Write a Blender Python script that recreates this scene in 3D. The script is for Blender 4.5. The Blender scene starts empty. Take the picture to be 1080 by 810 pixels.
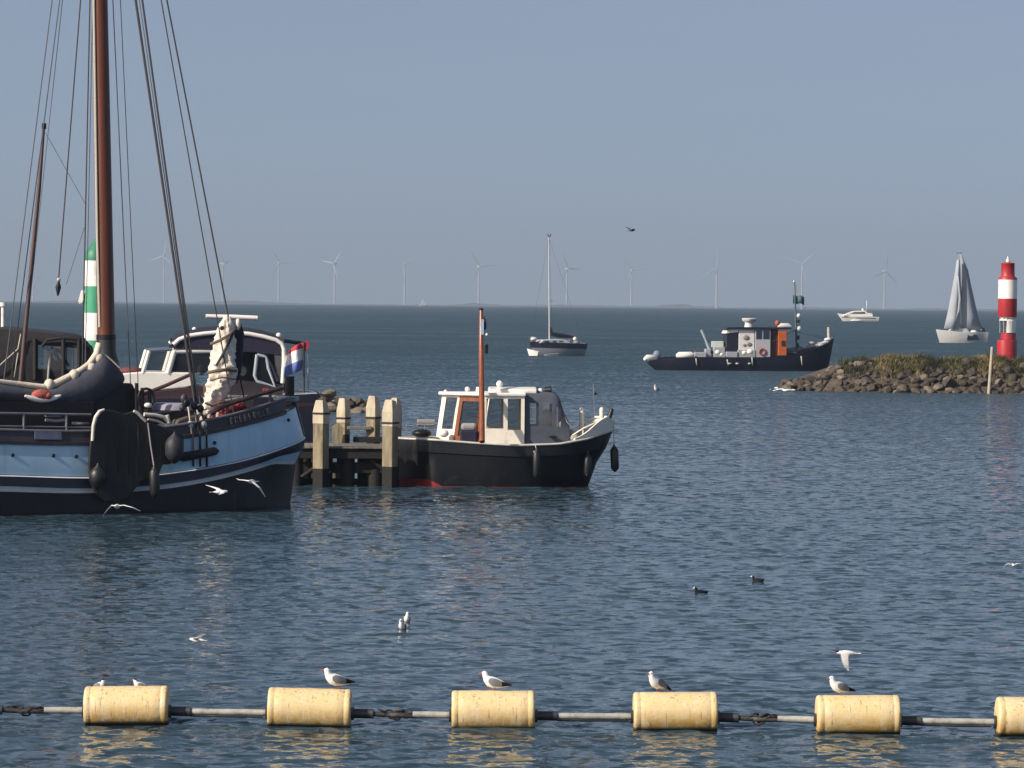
import bpy, bmesh, math, random
import numpy as np
from mathutils import Vector, Matrix, Euler

random.seed(7)
C = bpy.context.scene.collection
sc = bpy.context.scene
R = math.radians

# ------------------------------------------------------------------ camera
FPX, CX, CY, CAM_H = 4000.0, 540.0, 405.0, 5.5       # focal length in pixels of a 1080 wide frame
PITCH, ROLL = math.atan(86.5 / FPX), R(0.5)
cam_d = bpy.data.cameras.new('camera')
cam = bpy.data.objects.new('camera', cam_d)
C.objects.link(cam)
cam_d.sensor_width = 36.0
cam_d.lens = FPX / 1080.0 * 36.0
cam_d.clip_start, cam_d.clip_end = 0.5, 60000.0
CAM_M = Matrix.Rotation(math.pi / 2 - PITCH, 3, 'X') @ Matrix.Rotation(ROLL, 3, 'Z')
cam.matrix_world = Matrix.Translation((0, 0, CAM_H)) @ CAM_M.to_4x4()
sc.camera = cam

# ------------------------------------------------------------------ sky, sun, exposure
SUN_EL, SUN_AZ = R(33), R(212)        # azimuth of the sun measured counter clockwise from +x
world = bpy.data.worlds.new('World')
sc.world = world
world.use_nodes = True
nt = world.node_tree
sky = nt.nodes.new('ShaderNodeTexSky')
sky.sky_type = 'NISHITA'
sky.sun_disc = False
sky.sun_elevation = SUN_EL
sky.sun_rotation = math.pi / 2 - SUN_AZ
sky.altitude = 0
sky.air_density = 1.0
sky.dust_density = 2.0
sky.ozone_density = 3.0
bg = nt.nodes['Background']
bg.inputs[1].default_value = 0.12
tcw = nt.nodes.new('ShaderNodeTexCoord')      # hazy air: the band next to the horizon takes the colour of the sky a few degrees higher
lift = nt.nodes.new('ShaderNodeVectorMath')
lift.inputs[1].default_value = (0, 0, 0.20)
nt.links.new(tcw.outputs['Generated'], lift.inputs[0])
nt.links.new(lift.outputs[0], sky.inputs[0])
tint = nt.nodes.new('ShaderNodeMix')
tint.data_type = 'RGBA'
tint.blend_type = 'MULTIPLY'
tint.inputs[0].default_value = 1.0
tint.inputs[7].default_value = (1.28, 1.045, 0.905, 1)
nt.links.new(sky.outputs[0], tint.inputs[6])
nt.links.new(tint.outputs[2], bg.inputs[0])
sun_d = bpy.data.lights.new('sun', 'SUN')
sun_d.energy = 5.0
sun_d.angle = R(0.5)
sun_d.color = (1.0, 0.90, 0.76)
sun = bpy.data.objects.new('sun', sun_d)
C.objects.link(sun)
to_sun = Vector((math.cos(SUN_AZ) * math.cos(SUN_EL), math.sin(SUN_AZ) * math.cos(SUN_EL), math.sin(SUN_EL)))
sun.rotation_euler = to_sun.to_track_quat('Z', 'Y').to_euler()
sun.location = to_sun * 200
vs = sc.view_settings
vs.view_transform = 'Standard'
vs.look = 'None'
vs.gamma = 1.0
vs.use_curve_mapping = False
vs.exposure = 0.24
sc.cycles.use_denoising = True
sc.cycles.max_bounces = 8
sc.cycles.transparent_max_bounces = 8
sc.cycles.volume_bounces = 0
sc.cycles.caustics_reflective = False
sc.cycles.caustics_refractive = False

# ------------------------------------------------------------------ pixels of the photograph to points of the place
EARTH = 7.4e6
CP = Vector((0, 0, CAM_H))
def ray(px, py):
    return CAM_M @ Vector(((px - CX) / FPX, (CY - py) / FPX, -1.0))
def W(px, py, Y):                       # point seen at a pixel, Y metres away
    d = ray(px, py)
    return CP + d * (Y / d.y)
def G(px, py, z=0.0):                   # point seen at a pixel on the level z
    d = ray(px, py)
    return CP + d * ((z - CAM_H) / d.z)
def sea(x, y):
    return -(x * x + y * y) / (2 * EARTH)
class Frame:
    """local axes of a boat: x along the keel towards +a, y to its left, z up from the water"""
    def __init__(self, O, a):
        self.O = Vector((O[0], O[1], O[2])); self.a = a
        self.M = Matrix.Rotation(a, 3, 'Z')
        self.Mi = self.M.inverted()
    def p(self, px, py, off=0.0):       # local point on the lengthwise plane y = off
        d = self.Mi @ ray(px, py)
        o = self.Mi @ (CP - self.O)
        t = (off - o.y) / d.y
        return o + d * t
    def q(self, px, py, x=0.0):         # local point on the crosswise plane x = x
        d = self.Mi @ ray(px, py)
        o = self.Mi @ (CP - self.O)
        t = (x - o.x) / d.x
        return o + d * t

# ------------------------------------------------------------------ materials
MATS = {}
def mat(name, col, rough=0.5, metal=0.0, var=0.0, vscale=4.0, bump=0.0, bscale=20.0, dirt=None, dirt_amt=0.0, dscale=3.0,
        stretch=(1, 1, 1), alpha=1.0, coat=0.0, trans=0.0, spec=0.5, sss=0.0):
    if name in MATS:
        return MATS[name]
    m = bpy.data.materials.new(name)
    m.use_nodes = True
    n, l = m.node_tree.nodes, m.node_tree.links
    b = n['Principled BSDF']
    b.inputs['Base Color'].default_value = (*col, 1)
    b.inputs['Roughness'].default_value = rough
    b.inputs['Metallic'].default_value = metal
    b.inputs['Specular IOR Level'].default_value = spec
    b.inputs['Coat Weight'].default_value = coat
    b.inputs['Transmission Weight'].default_value = trans
    b.inputs['Alpha'].default_value = alpha
    tc = n.new('ShaderNodeTexCoord')
    mp = n.new('ShaderNodeMapping')
    mp.inputs['Scale'].default_value = stretch
    l.new(tc.outputs['Object'], mp.inputs[0])
    src = None
    if var > 0:
        nz = n.new('ShaderNodeTexNoise')
        nz.inputs['Scale'].default_value = vscale
        nz.inputs['Detail'].default_value = 6
        nz.inputs['Roughness'].default_value = 0.65
        l.new(mp.outputs[0], nz.inputs[0])
        rp = n.new('ShaderNodeValToRGB')
        rp.color_ramp.elements[0].position = 0.3
        rp.color_ramp.elements[1].position = 0.7
        rp.color_ramp.elements[0].color = (*[c * (1 - var) for c in col], 1)
        rp.color_ramp.elements[1].color = (*[min(1, c * (1 + var)) for c in col], 1)
        l.new(nz.outputs[0], rp.inputs[0])
        src = rp.outputs[0]
    if dirt is not None:
        nd = n.new('ShaderNodeTexNoise')
        nd.inputs['Scale'].default_value = dscale
        nd.inputs['Detail'].default_value = 8
        nd.inputs['Roughness'].default_value = 0.7
        l.new(mp.outputs[0], nd.inputs[0])
        rd = n.new('ShaderNodeValToRGB')
        rd.color_ramp.elements[0].position = 0.62 - 0.3 * dirt_amt
        rd.color_ramp.elements[1].position = 0.80 - 0.3 * dirt_amt
        l.new(nd.outputs[0], rd.inputs[0])
        mx = n.new('ShaderNodeMix')
        mx.data_type = 'RGBA'
        l.new(rd.outputs[0], mx.inputs[0])
        if src is not None:
            l.new(src, mx.inputs[6])
        else:
            mx.inputs[6].default_value = (*col, 1)
        mx.inputs[7].default_value = (*dirt, 1)
        src = mx.outputs[2]
    if src is not None:
        l.new(src, b.inputs['Base Color'])
    if bump > 0:
        nb = n.new('ShaderNodeTexNoise')
        nb.inputs['Scale'].default_value = bscale
        nb.inputs['Detail'].default_value = 5
        l.new(mp.outputs[0], nb.inputs[0])
        bp = n.new('ShaderNodeBump')
        bp.inputs['Strength'].default_value = bump
        bp.inputs['Distance'].default_value = 0.05
        l.new(nb.outputs[0], bp.inputs['Height'])
        l.new(bp.outputs[0], b.inputs['Normal'])
    MATS[name] = m
    return m

# ------------------------------------------------------------------ mesh builder
class MB:
    def __init__(self):
        self.v, self.f, self.m, self.s = [], [], [], []
    def add(self, vs, fs, m=0, smooth=False):
        o = len(self.v)
        self.v += [tuple(v) for v in vs]
        for i, f in enumerate(fs):
            self.f.append([o + k for k in f])
            self.m.append(m[i] if isinstance(m, (list, tuple)) else m)
            self.s.append(smooth)
        return self
    def box(self, c, s, rot=None, m=0):
        c = Vector(c)
        vs = []
        for dx in (-.5, .5):
            for dy in (-.5, .5):
                for dz in (-.5, .5):
                    p = Vector((dx * s[0], dy * s[1], dz * s[2]))
                    if rot is not None:
                        p = rot @ p
                    vs.append(c + p)
        return self.add(vs, [(0, 1, 3, 2), (4, 6, 7, 5), (0, 4, 5, 1), (2, 3, 7, 6), (0, 2, 6, 4), (1, 5, 7, 3)], m)
    def span(self, a, b, m=0):          # box between two corners
        a, b = Vector(a), Vector(b)
        return self.box((a + b) / 2, [abs(k) for k in (b - a)], None, m)
    def tube(self, pts, r, n=8, m=0, cap=True, flat=1.0):
        pts = [Vector(p) for p in pts]
        rr = r if isinstance(r, (list, tuple)) else [r] * len(pts)
        rings = []
        up = None
        for i, p in enumerate(pts):
            t = (pts[min(i + 1, len(pts) - 1)] - pts[max(i - 1, 0)]).normalized()
            if up is None:
                up = Vector((0, 0, 1)) if abs(t.z) < 0.9 else Vector((0, 1, 0))
            u = (up - t * up.dot(t)).normalized()
            w = t.cross(u)
            up = u
            rings.append([p + (u * math.cos(2 * math.pi * k / n) + w * math.sin(2 * math.pi * k / n) * flat) * rr[i] for k in range(n)])
        return self.loft(rings, m=m, cap=cap, smooth=True)
    def loft(self, rings, m=0, cap=True, smooth=True, closed=True, strips=None):
        n = len(rings[0])
        vs = [p for rg in rings for p in rg]
        fs, ms = [], []
        for i in range(len(rings) - 1):
            for k in range(n if closed else n - 1):
                k2 = (k + 1) % n
                fs.append((i * n + k, i * n + k2, (i + 1) * n + k2, (i + 1) * n + k))
                ms.append(strips[k] if strips else m)
        self.add(vs, fs, ms, smooth)
        if cap:
            self.add(rings[0], [list(range(n))[::-1]], m)
            self.add(rings[-1], [list(range(n))], m)
        return self
    def prism(self, poly, vec, m=0, mside=None):   # polygon of 3d points pushed along vec
        vec = Vector(vec)
        a = [Vector(p) for p in poly]
        b = [p + vec for p in a]
        n = len(a)
        fs = [list(range(n)), [n + k for k in range(n)][::-1]]
        fs += [(k, n + k, n + (k + 1) % n, (k + 1) % n) for k in range(n)]
        ms = [m, m] + [m if mside is None else mside] * n
        return self.add(a + b, fs, ms)
    def ball(self, c, r, m=0, nu=14, nv=9, rot=None):
        c = Vector(c)
        r = (r, r, r) if not isinstance(r, (tuple, list)) else r
        vs = [Vector((0, 0, -r[2]))]
        for i in range(1, nv):
            a = -math.pi / 2 + math.pi * i / nv
            for k in range(nu):
                b = 2 * math.pi * k / nu
                vs.append(Vector((r[0] * math.cos(a) * math.cos(b), r[1] * math.cos(a) * math.sin(b), r[2] * math.sin(a))))
        vs.append(Vector((0, 0, r[2])))
        if rot is not None:
            vs = [rot @ v for v in vs]
        vs = [v + c for v in vs]
        fs = []
        for k in range(nu):
            fs.append((0, 1 + (k + 1) % nu, 1 + k))
            for i in range(nv - 2):
                o = 1 + i * nu
                fs.append((o + k, o + (k + 1) % nu, o + nu + (k + 1) % nu, o + nu + k))
            o = 1 + (nv - 2) * nu
            fs.append((o + k, o + (k + 1) % nu, len(vs) - 1))
        return self.add(vs, fs, m, True)
    def lathe(self, prof, c=(0, 0, 0), n=32, m=0, cap=True, strips=None, smooth=True):
        c = Vector(c)
        rings = [[c + Vector((r * math.cos(2 * math.pi * k / n), r * math.sin(2 * math.pi * k / n), z)) for k in range(n)] for r, z in prof]
        for i in range(len(rings) - 1):
            self.loft(rings[i:i + 2], m=strips[i] if strips else m, cap=False, smooth=smooth)
        if cap:
            self.add(rings[0], [list(range(n))[::-1]], strips[0] if strips else m)
            self.add(rings[-1], [list(range(n))], strips[-1] if strips else m)
        return self
    def build(self, name, mats, parent=None, bevel=0.0, fix=True, angle=None):
        me = bpy.data.meshes.new(name)
        me.from_pydata(self.v, [], self.f)
        mats = mats if isinstance(mats, (list, tuple)) else [mats]
        for k in mats:
            me.materials.append(k)
        me.polygons.foreach_set('material_index', self.m)
        me.polygons.foreach_set('use_smooth', self.s)
        if fix:
            bm = bmesh.new()
            bm.from_mesh(me)
            bmesh.ops.remove_doubles(bm, verts=bm.verts, dist=1e-5)
            bmesh.ops.recalc_face_normals(bm, faces=bm.faces)
            lim = R(angle or 56)
            for e in bm.edges:
                if len(e.link_faces) == 2 and e.calc_face_angle(0) > lim:
                    e.smooth = False
            bm.to_mesh(me)
            bm.free()
        me.update()
        o = bpy.data.objects.new(name, me)
        C.objects.link(o)
        if parent is not None:
            o.parent = parent
        if bevel > 0:
            md = o.modifiers.new('bevel', 'BEVEL')
            md.width = bevel
            md.segments = 2
            md.limit_method = 'ANGLE'
            md.angle_limit = R(40)
        return o

def tag(o, label=None, cat=None, group=None, kind=None):
    if label: o['label'] = label
    if cat: o['category'] = cat
    if group: o['group'] = group
    if kind: o['kind'] = kind
    return o
def empty(name, loc, rz=0.0, label=None, cat=None, group=None):
    o = bpy.data.objects.new(name, None)
    C.objects.link(o)
    o.empty_display_size = 0.2
    o.location = loc
    o.rotation_euler = (0, 0, rz)
    return tag(o, label, cat, group)
def copy_tree(o, parent=None):
    c = o.copy()
    C.objects.link(c)
    c.parent = parent
    for ch in list(o.children):
        copy_tree(ch, c)
    return c
def ss(a, b, x):
    t = max(0.0, min(1.0, (x - a) / (b - a)))
    return t * t * (3 - 2 * t)
def lerp(a, b, t):
    return a + (b - a) * t
def interp(x, pts):
    if x <= pts[0][0]: return pts[0][1]
    for (x0, y0), (x1, y1) in zip(pts, pts[1:]):
        if x <= x1:
            return lerp(y0, y1, (x - x0) / (x1 - x0))
    return pts[-1][1]

# ------------------------------------------------------------------ water: one curved sheet to beyond the horizon
def build_water():
    ys = [-300.0, -100.0, -30.0, 0.0, 15.0, 25.0, 32.0, 36.0]
    y = 38.0
    while y < 300.0:
        ys.append(y)
        y += max(0.05, 0.47 * y * y / (FPX * CAM_H))
    while y < 11500.0:
        ys.append(y)
        y *= 1.03
    ys = np.array(ys)
    nd = 700
    u = np.linspace(-1, 1, nd)
    side = np.array([1.02, 1.06, 1.15, 1.35, 1.8, 2.6, 4.0, 7.0])
    u = np.concatenate([-side[::-1], u, side])
    H = 0.165 * np.maximum(ys, 0) + 5.0
    X = H[:, None] * u[None, :]
    Y = np.repeat(ys[:, None], len(u), 1)
    step = np.gradient(ys)[:, None]
    lat = (2 * H / nd)[:, None]
    rng = np.random.default_rng(5)
    Z = np.zeros_like(X)
    DX = np.zeros_like(X)
    DY = np.zeros_like(X)
    wind = R(68)
    for i in range(96):
        lam = 0.30 * (4.0 / 0.30) ** (rng.random() ** 1.8)
        th = wind + rng.normal() * 0.8
        k = 2 * math.pi / lam
        kx, ky = k * math.cos(th), k * math.sin(th)
        slope = 0.0118 * (1.45 if lam < 0.9 else 1.45 * (0.9 / lam) ** 1.1)
        A = slope / k
        ph = rng.random() * 6.28
        foot = np.maximum(step * abs(math.sin(th)), lat * abs(math.cos(th)))
        w = np.clip((lam / (foot + 1e-6) - 2.2) / 2.0, 0, 1)
        arg = kx * X + ky * Y + ph
        s, c = np.sin(arg), np.cos(arg)
        Z += w * A * s
        DX += w * A * 1.5 * math.cos(th) * c
        DY += w * A * 1.5 * math.sin(th) * c
    inner = (np.abs(u) <= 1.0)[None, :] & (ys >= 36)[:, None]
    patch = 0.85 + 0.22 * np.sin(X * 0.11 + 1.0 + 0.7 * np.sin(Y * 0.05)) * np.sin(Y * 0.083 + 0.6 * np.sin(X * 0.13))
    Z = np.where(inner, Z * patch, 0)
    X2 = X + np.where(inner, DX * patch, 0)
    Y2 = Y + np.where(inner, DY * patch, 0)
    Z = Z - (X * X + Y * Y) / (2 * EARTH)
    nr, nc = X.shape
    co = np.stack([X2, Y2, Z], -1).reshape(-1, 3)
    idx = np.arange(nr * nc).reshape(nr, nc)
    q = np.stack([idx[:-1, :-1], idx[:-1, 1:], idx[1:, 1:], idx[1:, :-1]], -1).reshape(-1, 4)
    me = bpy.data.meshes.new('water')
    me.vertices.add(len(co))
    me.vertices.foreach_set('co', co.astype(np.float32).ravel())
    me.loops.add(q.size)
    me.loops.foreach_set('vertex_index', q.astype(np.int32).ravel())
    me.polygons.add(len(q))
    me.polygons.foreach_set('loop_start', (np.arange(len(q)) * 4).astype(np.int32))
    me.polygons.foreach_set('use_smooth', np.ones(len(q), dtype=bool))
    me.update()
    m = bpy.data.materials.new('lake_water')
    m.use_nodes = True
    n, l = m.node_tree.nodes, m.node_tree.links
    b = n['Principled BSDF']
    b.inputs['Base Color'].default_value = (0.030, 0.057, 0.078, 1)
    b.inputs['Roughness'].default_value = 0.09
    b.inputs['IOR'].default_value = 1.333
    geo = n.new('ShaderNodeNewGeometry')
    def noise(scale, detail, sx, sy, seed):
        mp = n.new('ShaderNodeMapping')
        mp.inputs['Scale'].default_value = (sx, sy, 1)
        mp.inputs['Rotation'].default_value = (0, 0, R(-22))
        mp.inputs['Location'].default_value = (seed, seed * 1.7, 0)
        l.new(geo.outputs['Position'], mp.inputs[0])
        t = n.new('ShaderNodeTexNoise')
        t.inputs['Scale'].default_value = scale
        t.inputs['Detail'].default_value = detail
        t.inputs['Roughness'].default_value = 0.6
        l.new(mp.outputs[0], t.inputs[0])
        return t
    def math_(op, a, b2, v=None):
        k = n.new('ShaderNodeVectorMath')
        k.operation = op
        if hasattr(a, 'is_linked') or a is not None and not isinstance(a, tuple): l.new(a, k.inputs[0])
        else: k.inputs[0].default_value = a
        if isinstance(b2, tuple): k.inputs[1].default_value = b2
        elif b2 is not None: l.new(b2, k.inputs[1])
        if v is not None:
            if isinstance(v, float): k.inputs['Scale'].default_value = v
            else: l.new(v, k.inputs['Scale'])
        return k.outputs[0]
    fine = math_('SUBTRACT', noise(3.4, 2.5, 0.8, 1.0, 3.0).outputs['Color'], (0.5, 0.5, 0.5))
    mid = math_('SUBTRACT', noise(0.55, 3, 0.45, 1.0, 11.0).outputs['Color'], (0.5, 0.5, 0.5))
    # wind patches: broad ruffled and smoother bands
    pat = noise(0.022, 4, 0.45, 1.0, 5.0)
    rp = n.new('ShaderNodeMapRange')
    rp.inputs['From Min'].default_value = 0.3
    rp.inputs['From Max'].default_value = 0.7
    rp.inputs['To Min'].default_value = 0.4
    rp.inputs['To Max'].default_value = 1.6
    l.new(pat.outputs[0], rp.inputs['Value'])
    a1 = math_('SCALE', fine, None, 0.50)
    a2 = math_('SCALE', mid, None, 0.17)
    sm = math_('ADD', a1, a2)
    # short steep fronts of the wavelets, all running with the wind
    fr_ = noise(2.5, 2.5, 0.9, 1.0, 23.0)
    fm = n.new('ShaderNodeMapRange')
    fm.interpolation_type = 'SMOOTHSTEP'
    fm.inputs['From Min'].default_value = 0.53
    fm.inputs['From Max'].default_value = 0.68
    fm.inputs['To Max'].default_value = 0.55
    l.new(fr_.outputs[0], fm.inputs['Value'])
    fronts = math_('SCALE', (0.25, -1.0, 0.0), None, fm.outputs[0])
    sm = math_('ADD', sm, fronts)
    sm = math_('SCALE', sm, None, rp.outputs[0])
    # the open lake beyond the breakwaters is choppier than the harbour
    sx = n.new('ShaderNodeSeparateXYZ')
    l.new(geo.outputs['Position'], sx.inputs[0])
    ch = n.new('ShaderNodeMapRange')
    ch.inputs['From Min'].default_value = 60
    ch.inputs['From Max'].default_value = 420
    ch.inputs['To Min'].default_value = 1.0
    ch.inputs['To Max'].default_value = 5.0
    l.new(sx.outputs['Y'], ch.inputs['Value'])
    sm = math_('SCALE', sm, None, ch.outputs[0])
    # wavelets steepen along the float line
    nr = n.new('ShaderNodeMapRange')
    nr.interpolation_type = 'SMOOTHSTEP'
    nr.inputs['From Min'].default_value = 49.5
    nr.inputs['From Max'].default_value = 56
    nr.inputs['To Min'].default_value = 1.9
    nr.inputs['To Max'].default_value = 1.0
    l.new(sx.outputs['Y'], nr.inputs['Value'])
    sm = math_('SCALE', sm, None, nr.outputs[0])
    # seen over a long distance a chop shows the faces of its waves: they lean to the south
    ln = n.new('ShaderNodeMapRange')
    ln.interpolation_type = 'SMOOTHSTEP'
    ln.inputs['From Min'].default_value = 100
    ln.inputs['From Max'].default_value = 420
    ln.inputs['To Min'].default_value = 0.0
    ln.inputs['To Max'].default_value = 0.44
    l.new(sx.outputs['Y'], ln.inputs['Value'])
    lean = math_('SCALE', (0.0, -1.0, 0.0), None, ln.outputs[0])
    sm = math_('MULTIPLY', sm, (1.0, 1.0, 0.0))
    nn = math_('ADD', geo.outputs['Normal'], sm)
    nn = math_('ADD', nn, lean)
    nn = math_('NORMALIZE', nn, None)
    l.new(nn, b.inputs['Normal'])
    me.materials.append(m)
    o = bpy.data.objects.new('water', me)
    C.objects.link(o)
    return tag(o, kind='structure')
build_water()

# ------------------------------------------------------------------ haze over the lake
def build_haze():
    mb = MB()
    mb.span((-30000, -400, -80), (30000, 16000, 260))
    m = bpy.data.materials.new('haze_air')
    m.use_nodes = True
    n, l = m.node_tree.nodes, m.node_tree.links
    n.remove(n['Principled BSDF'])
    v = n.new('ShaderNodeVolumePrincipled')
    v.inputs['Color'].default_value = (0.42, 0.53, 0.66, 1)
    v.inputs['Density'].default_value = 0.00012
    v.inputs['Anisotropy'].default_value = 0.0
    l.new(v.outputs[0], n['Material Output'].inputs['Volume'])
    o = mb.build('haze', m)
    return tag(o, kind='stuff')
build_haze()

# ================================================================== FAR SHORE AND WIND TURBINES
def far_shore():
    rng = random.Random(3)
    mb = MB()
    Y = 10500.0
    n = 420
    xs = [-3200 + 6400 * i / n for i in range(n + 1)]
    f, b = [], []
    def bump(x, c, w, h):
        return h * math.exp(-((x - c) / w) ** 2)
    for x in xs:
        h = 2.2 + 2.2 * rng.random()
        px = CX + x / Y * FPX
        for c, w, hh in ((255, 45, 9), (500, 22, 7), (715, 24, 10), (600, 60, 4), (1000, 50, 4), (90, 40, 5), (860, 30, 3)):
            h += bump(px, c, w, hh) * (0.45 + 0.4 * rng.random())
        f.append((x, h))
    rows = []
    for k, (dy, t) in enumerate(((0, 0), (8, 1.0), (90, 1.0), (180, 0))):
        rows.append([(x, Y + dy, sea(x, Y) - 6 + (h + 6) * t) for x, h in f])
    mb.loft(rows, closed=False, cap=False, smooth=False)
    m = mat('far_trees', (0.07, 0.085, 0.10), 0.9, var=0.3, vscale=0.02)
    tag(mb.build('far_shore', m), kind='structure')
far_shore()

TURB = [  # pixel x, hub pixel y, distance, blade angle, yaw, blade length, where it is
    (35, 300, 11800, 35, 20, 38, 'faint white wind turbine furthest left, behind the rigging of the blue barge'),
    (173, 270, 11500, 10, -15, 50, 'faint wind turbine just left of the thick black stay of the barge'),
    (235, 278, 11200, 75, 70, 50, 'wind turbine seen edge-on above the furled white sail'),
    (294, 277, 10900, 88, 20, 50, 'wind turbine with one level blade, above the red white and blue flag'),
    (353, 278, 10800, 40, -40, 48, 'thin faint wind turbine above the wooden jetty posts'),
    (427, 277, 10700, 72, 10, 54, 'wind turbine with two raised blades beside the tiny sail on the horizon'),
    (505, 281, 10700, 85, 25, 56, 'wind turbine straight above the brown wooden mast of the motor boat'),
    (598, 283, 10700, 92, 40, 48, 'wind turbine just right of the anchored yacht mast'),
    (666, 285, 10700, 82, 15, 58, 'wind turbine right below the dark bird in the sky'),
    (756, 283, 10500, 0, 5, 60, 'tall wind turbine with one blade straight up, above the tug funnel'),
    (846, 278, 10500, 48, 0, 62, 'wind turbine with raised right blade behind the flag of the tug'),
    (933, 286, 10700, 8, 35, 56, 'wind turbine rising behind the white motor cruiser'),
]
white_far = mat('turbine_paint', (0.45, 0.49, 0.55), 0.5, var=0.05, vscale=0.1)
def blade_mb(L):
    mb = MB()
    rings = []
    for t, ch, th in ((0, 2.2, 2.2), (.06, 2.4, 2.0), (.2, 4.2, 1.1), (.5, 2.8, .6), (.85, 1.5, .3), (1, .4, .12)):
        rings.append([(math.cos(a) * ch / 2 + ch * .15, math.sin(a) * th / 2, t * L) for a in [2 * math.pi * k / 8 for k in range(8)]])
    return mb.loft(rings)
def turbines():
    for px, py, Y, ang, yaw, L, lab in TURB:
        h = W(px, py, Y)
        z0 = sea(h.x, Y)
        H = h.z - z0
        t = empty('wind_turbine', (h.x, Y, z0), R(yaw), lab, 'wind turbine', 'wind turbines along the far shore')
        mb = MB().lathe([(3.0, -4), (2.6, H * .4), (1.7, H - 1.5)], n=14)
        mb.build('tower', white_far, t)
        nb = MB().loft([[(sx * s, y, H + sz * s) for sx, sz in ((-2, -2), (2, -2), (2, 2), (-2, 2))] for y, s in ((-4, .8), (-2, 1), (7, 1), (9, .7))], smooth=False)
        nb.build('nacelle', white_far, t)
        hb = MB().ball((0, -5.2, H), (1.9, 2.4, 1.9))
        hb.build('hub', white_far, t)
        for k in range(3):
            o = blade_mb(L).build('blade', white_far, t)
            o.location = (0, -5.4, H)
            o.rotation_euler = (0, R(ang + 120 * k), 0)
turbines()

# ================================================================== BREAKWATERS
rock_mats = [mat('basalt', (0.050, 0.041, 0.034), 0.85, var=0.5, vscale=3, bump=0.8, bscale=6),
             mat('brown_stone', (0.085, 0.066, 0.050), 0.85, var=0.5, vscale=3, bump=0.8, bscale=6),
             mat('pale_stone', (0.15, 0.125, 0.098), 0.85, var=0.4, vscale=3, bump=0.8, bscale=6)]
ROCKS = []
def rock_mesh(seed):
    rng = random.Random(seed)
    bm = bmesh.new()
    bmesh.ops.create_icosphere(bm, subdivisions=2, radius=0.5)
    pl = []
    for k in range(13):
        d = Vector((rng.gauss(0, 1), rng.gauss(0, 1), rng.gauss(0, 1))).normalized()
        pl.append((d, rng.uniform(0.26, 0.42)))
    for v in bm.verts:
        for d, h in pl:
            e = v.co.dot(d) - h
            if e > 0:
                v.co -= d * e
        v.co *= 1 + rng.uniform(-.03, .03)
    me = bpy.data.meshes.new('boulder')
    bm.to_mesh(me)
    bm.free()
    me.materials.append(rock_mats[0 if seed % 5 < 3 else 1 if seed % 5 < 4 else 2])
    return me
ROCKS = [rock_mesh(k) for k in range(15)]
def boulder(x, y, z, s, rng, label, group, sq=0.75, kind=None):
    o = bpy.data.objects.new('boulder', ROCKS[rng.randrange(len(ROCKS)) if kind is None else kind])
    C.objects.link(o)
    o.location = (x, y, z)
    o.scale = (s * rng.uniform(.85, 1.35), s * rng.uniform(.8, 1.2), s * rng.uniform(.65, .95) * sq / .75)
    o.rotation_euler = (rng.uniform(-.4, .4), rng.uniform(-.4, .4), rng.uniform(0, 6.28))
    return tag(o, label, 'boulder', group)

def mound(name, x0, x1, tip, y0, h, wf, wb, top):
    """rubble core: tip at x0 when tip < 0 (left end) or at x1"""
    mb = MB()
    rows = []
    n = 44
    for i in range(n + 1):
        x = lerp(x0, x1, i / n)
        e = (x - x0) if tip < 0 else (x1 - x)
        k = min(1.0, 0.12 + e / 5.2) ** 0.75
        hh = h * k
        w = 0.35 + 0.65 * k
        yc = y0 + wf + top / 2
        rows.append([(x, yc - (wf + top / 2 + .6) * w, -0.5), (x, yc - (wf + top / 2) * w, 0), (x, yc - (top / 2 + wf * .5) * w, hh * .55), (x, yc - top / 2 * w, hh * .96),
                     (x, yc, hh), (x, yc + top / 2 * w, hh * .95), (x, yc + (top / 2 + wb) * w, 0), (x, yc + (top / 2 + wb + .6) * w, -.5)])
    mb.loft(rows, closed=False, cap=False, smooth=True)
    o = mb.build(name, mat('breakwater_earth', (0.07, 0.055, 0.04), 0.95, var=0.4, vscale=1.5, bump=0.6, bscale=5))
    return tag(o, kind='structure')
def slope_point(x, t, xt, y0, h, wf, top):
    e = abs(x - xt)
    k = min(1.0, 0.12 + e / 5.2) ** 0.75
    w = 0.35 + 0.65 * k
    yc = y0 + wf + top / 2
    hh = h * k
    return yc - (wf * (1 - t) + top / 2) * w, hh * (t * 1.05 if t < .5 else .525 + (t - .5) * .87)

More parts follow.
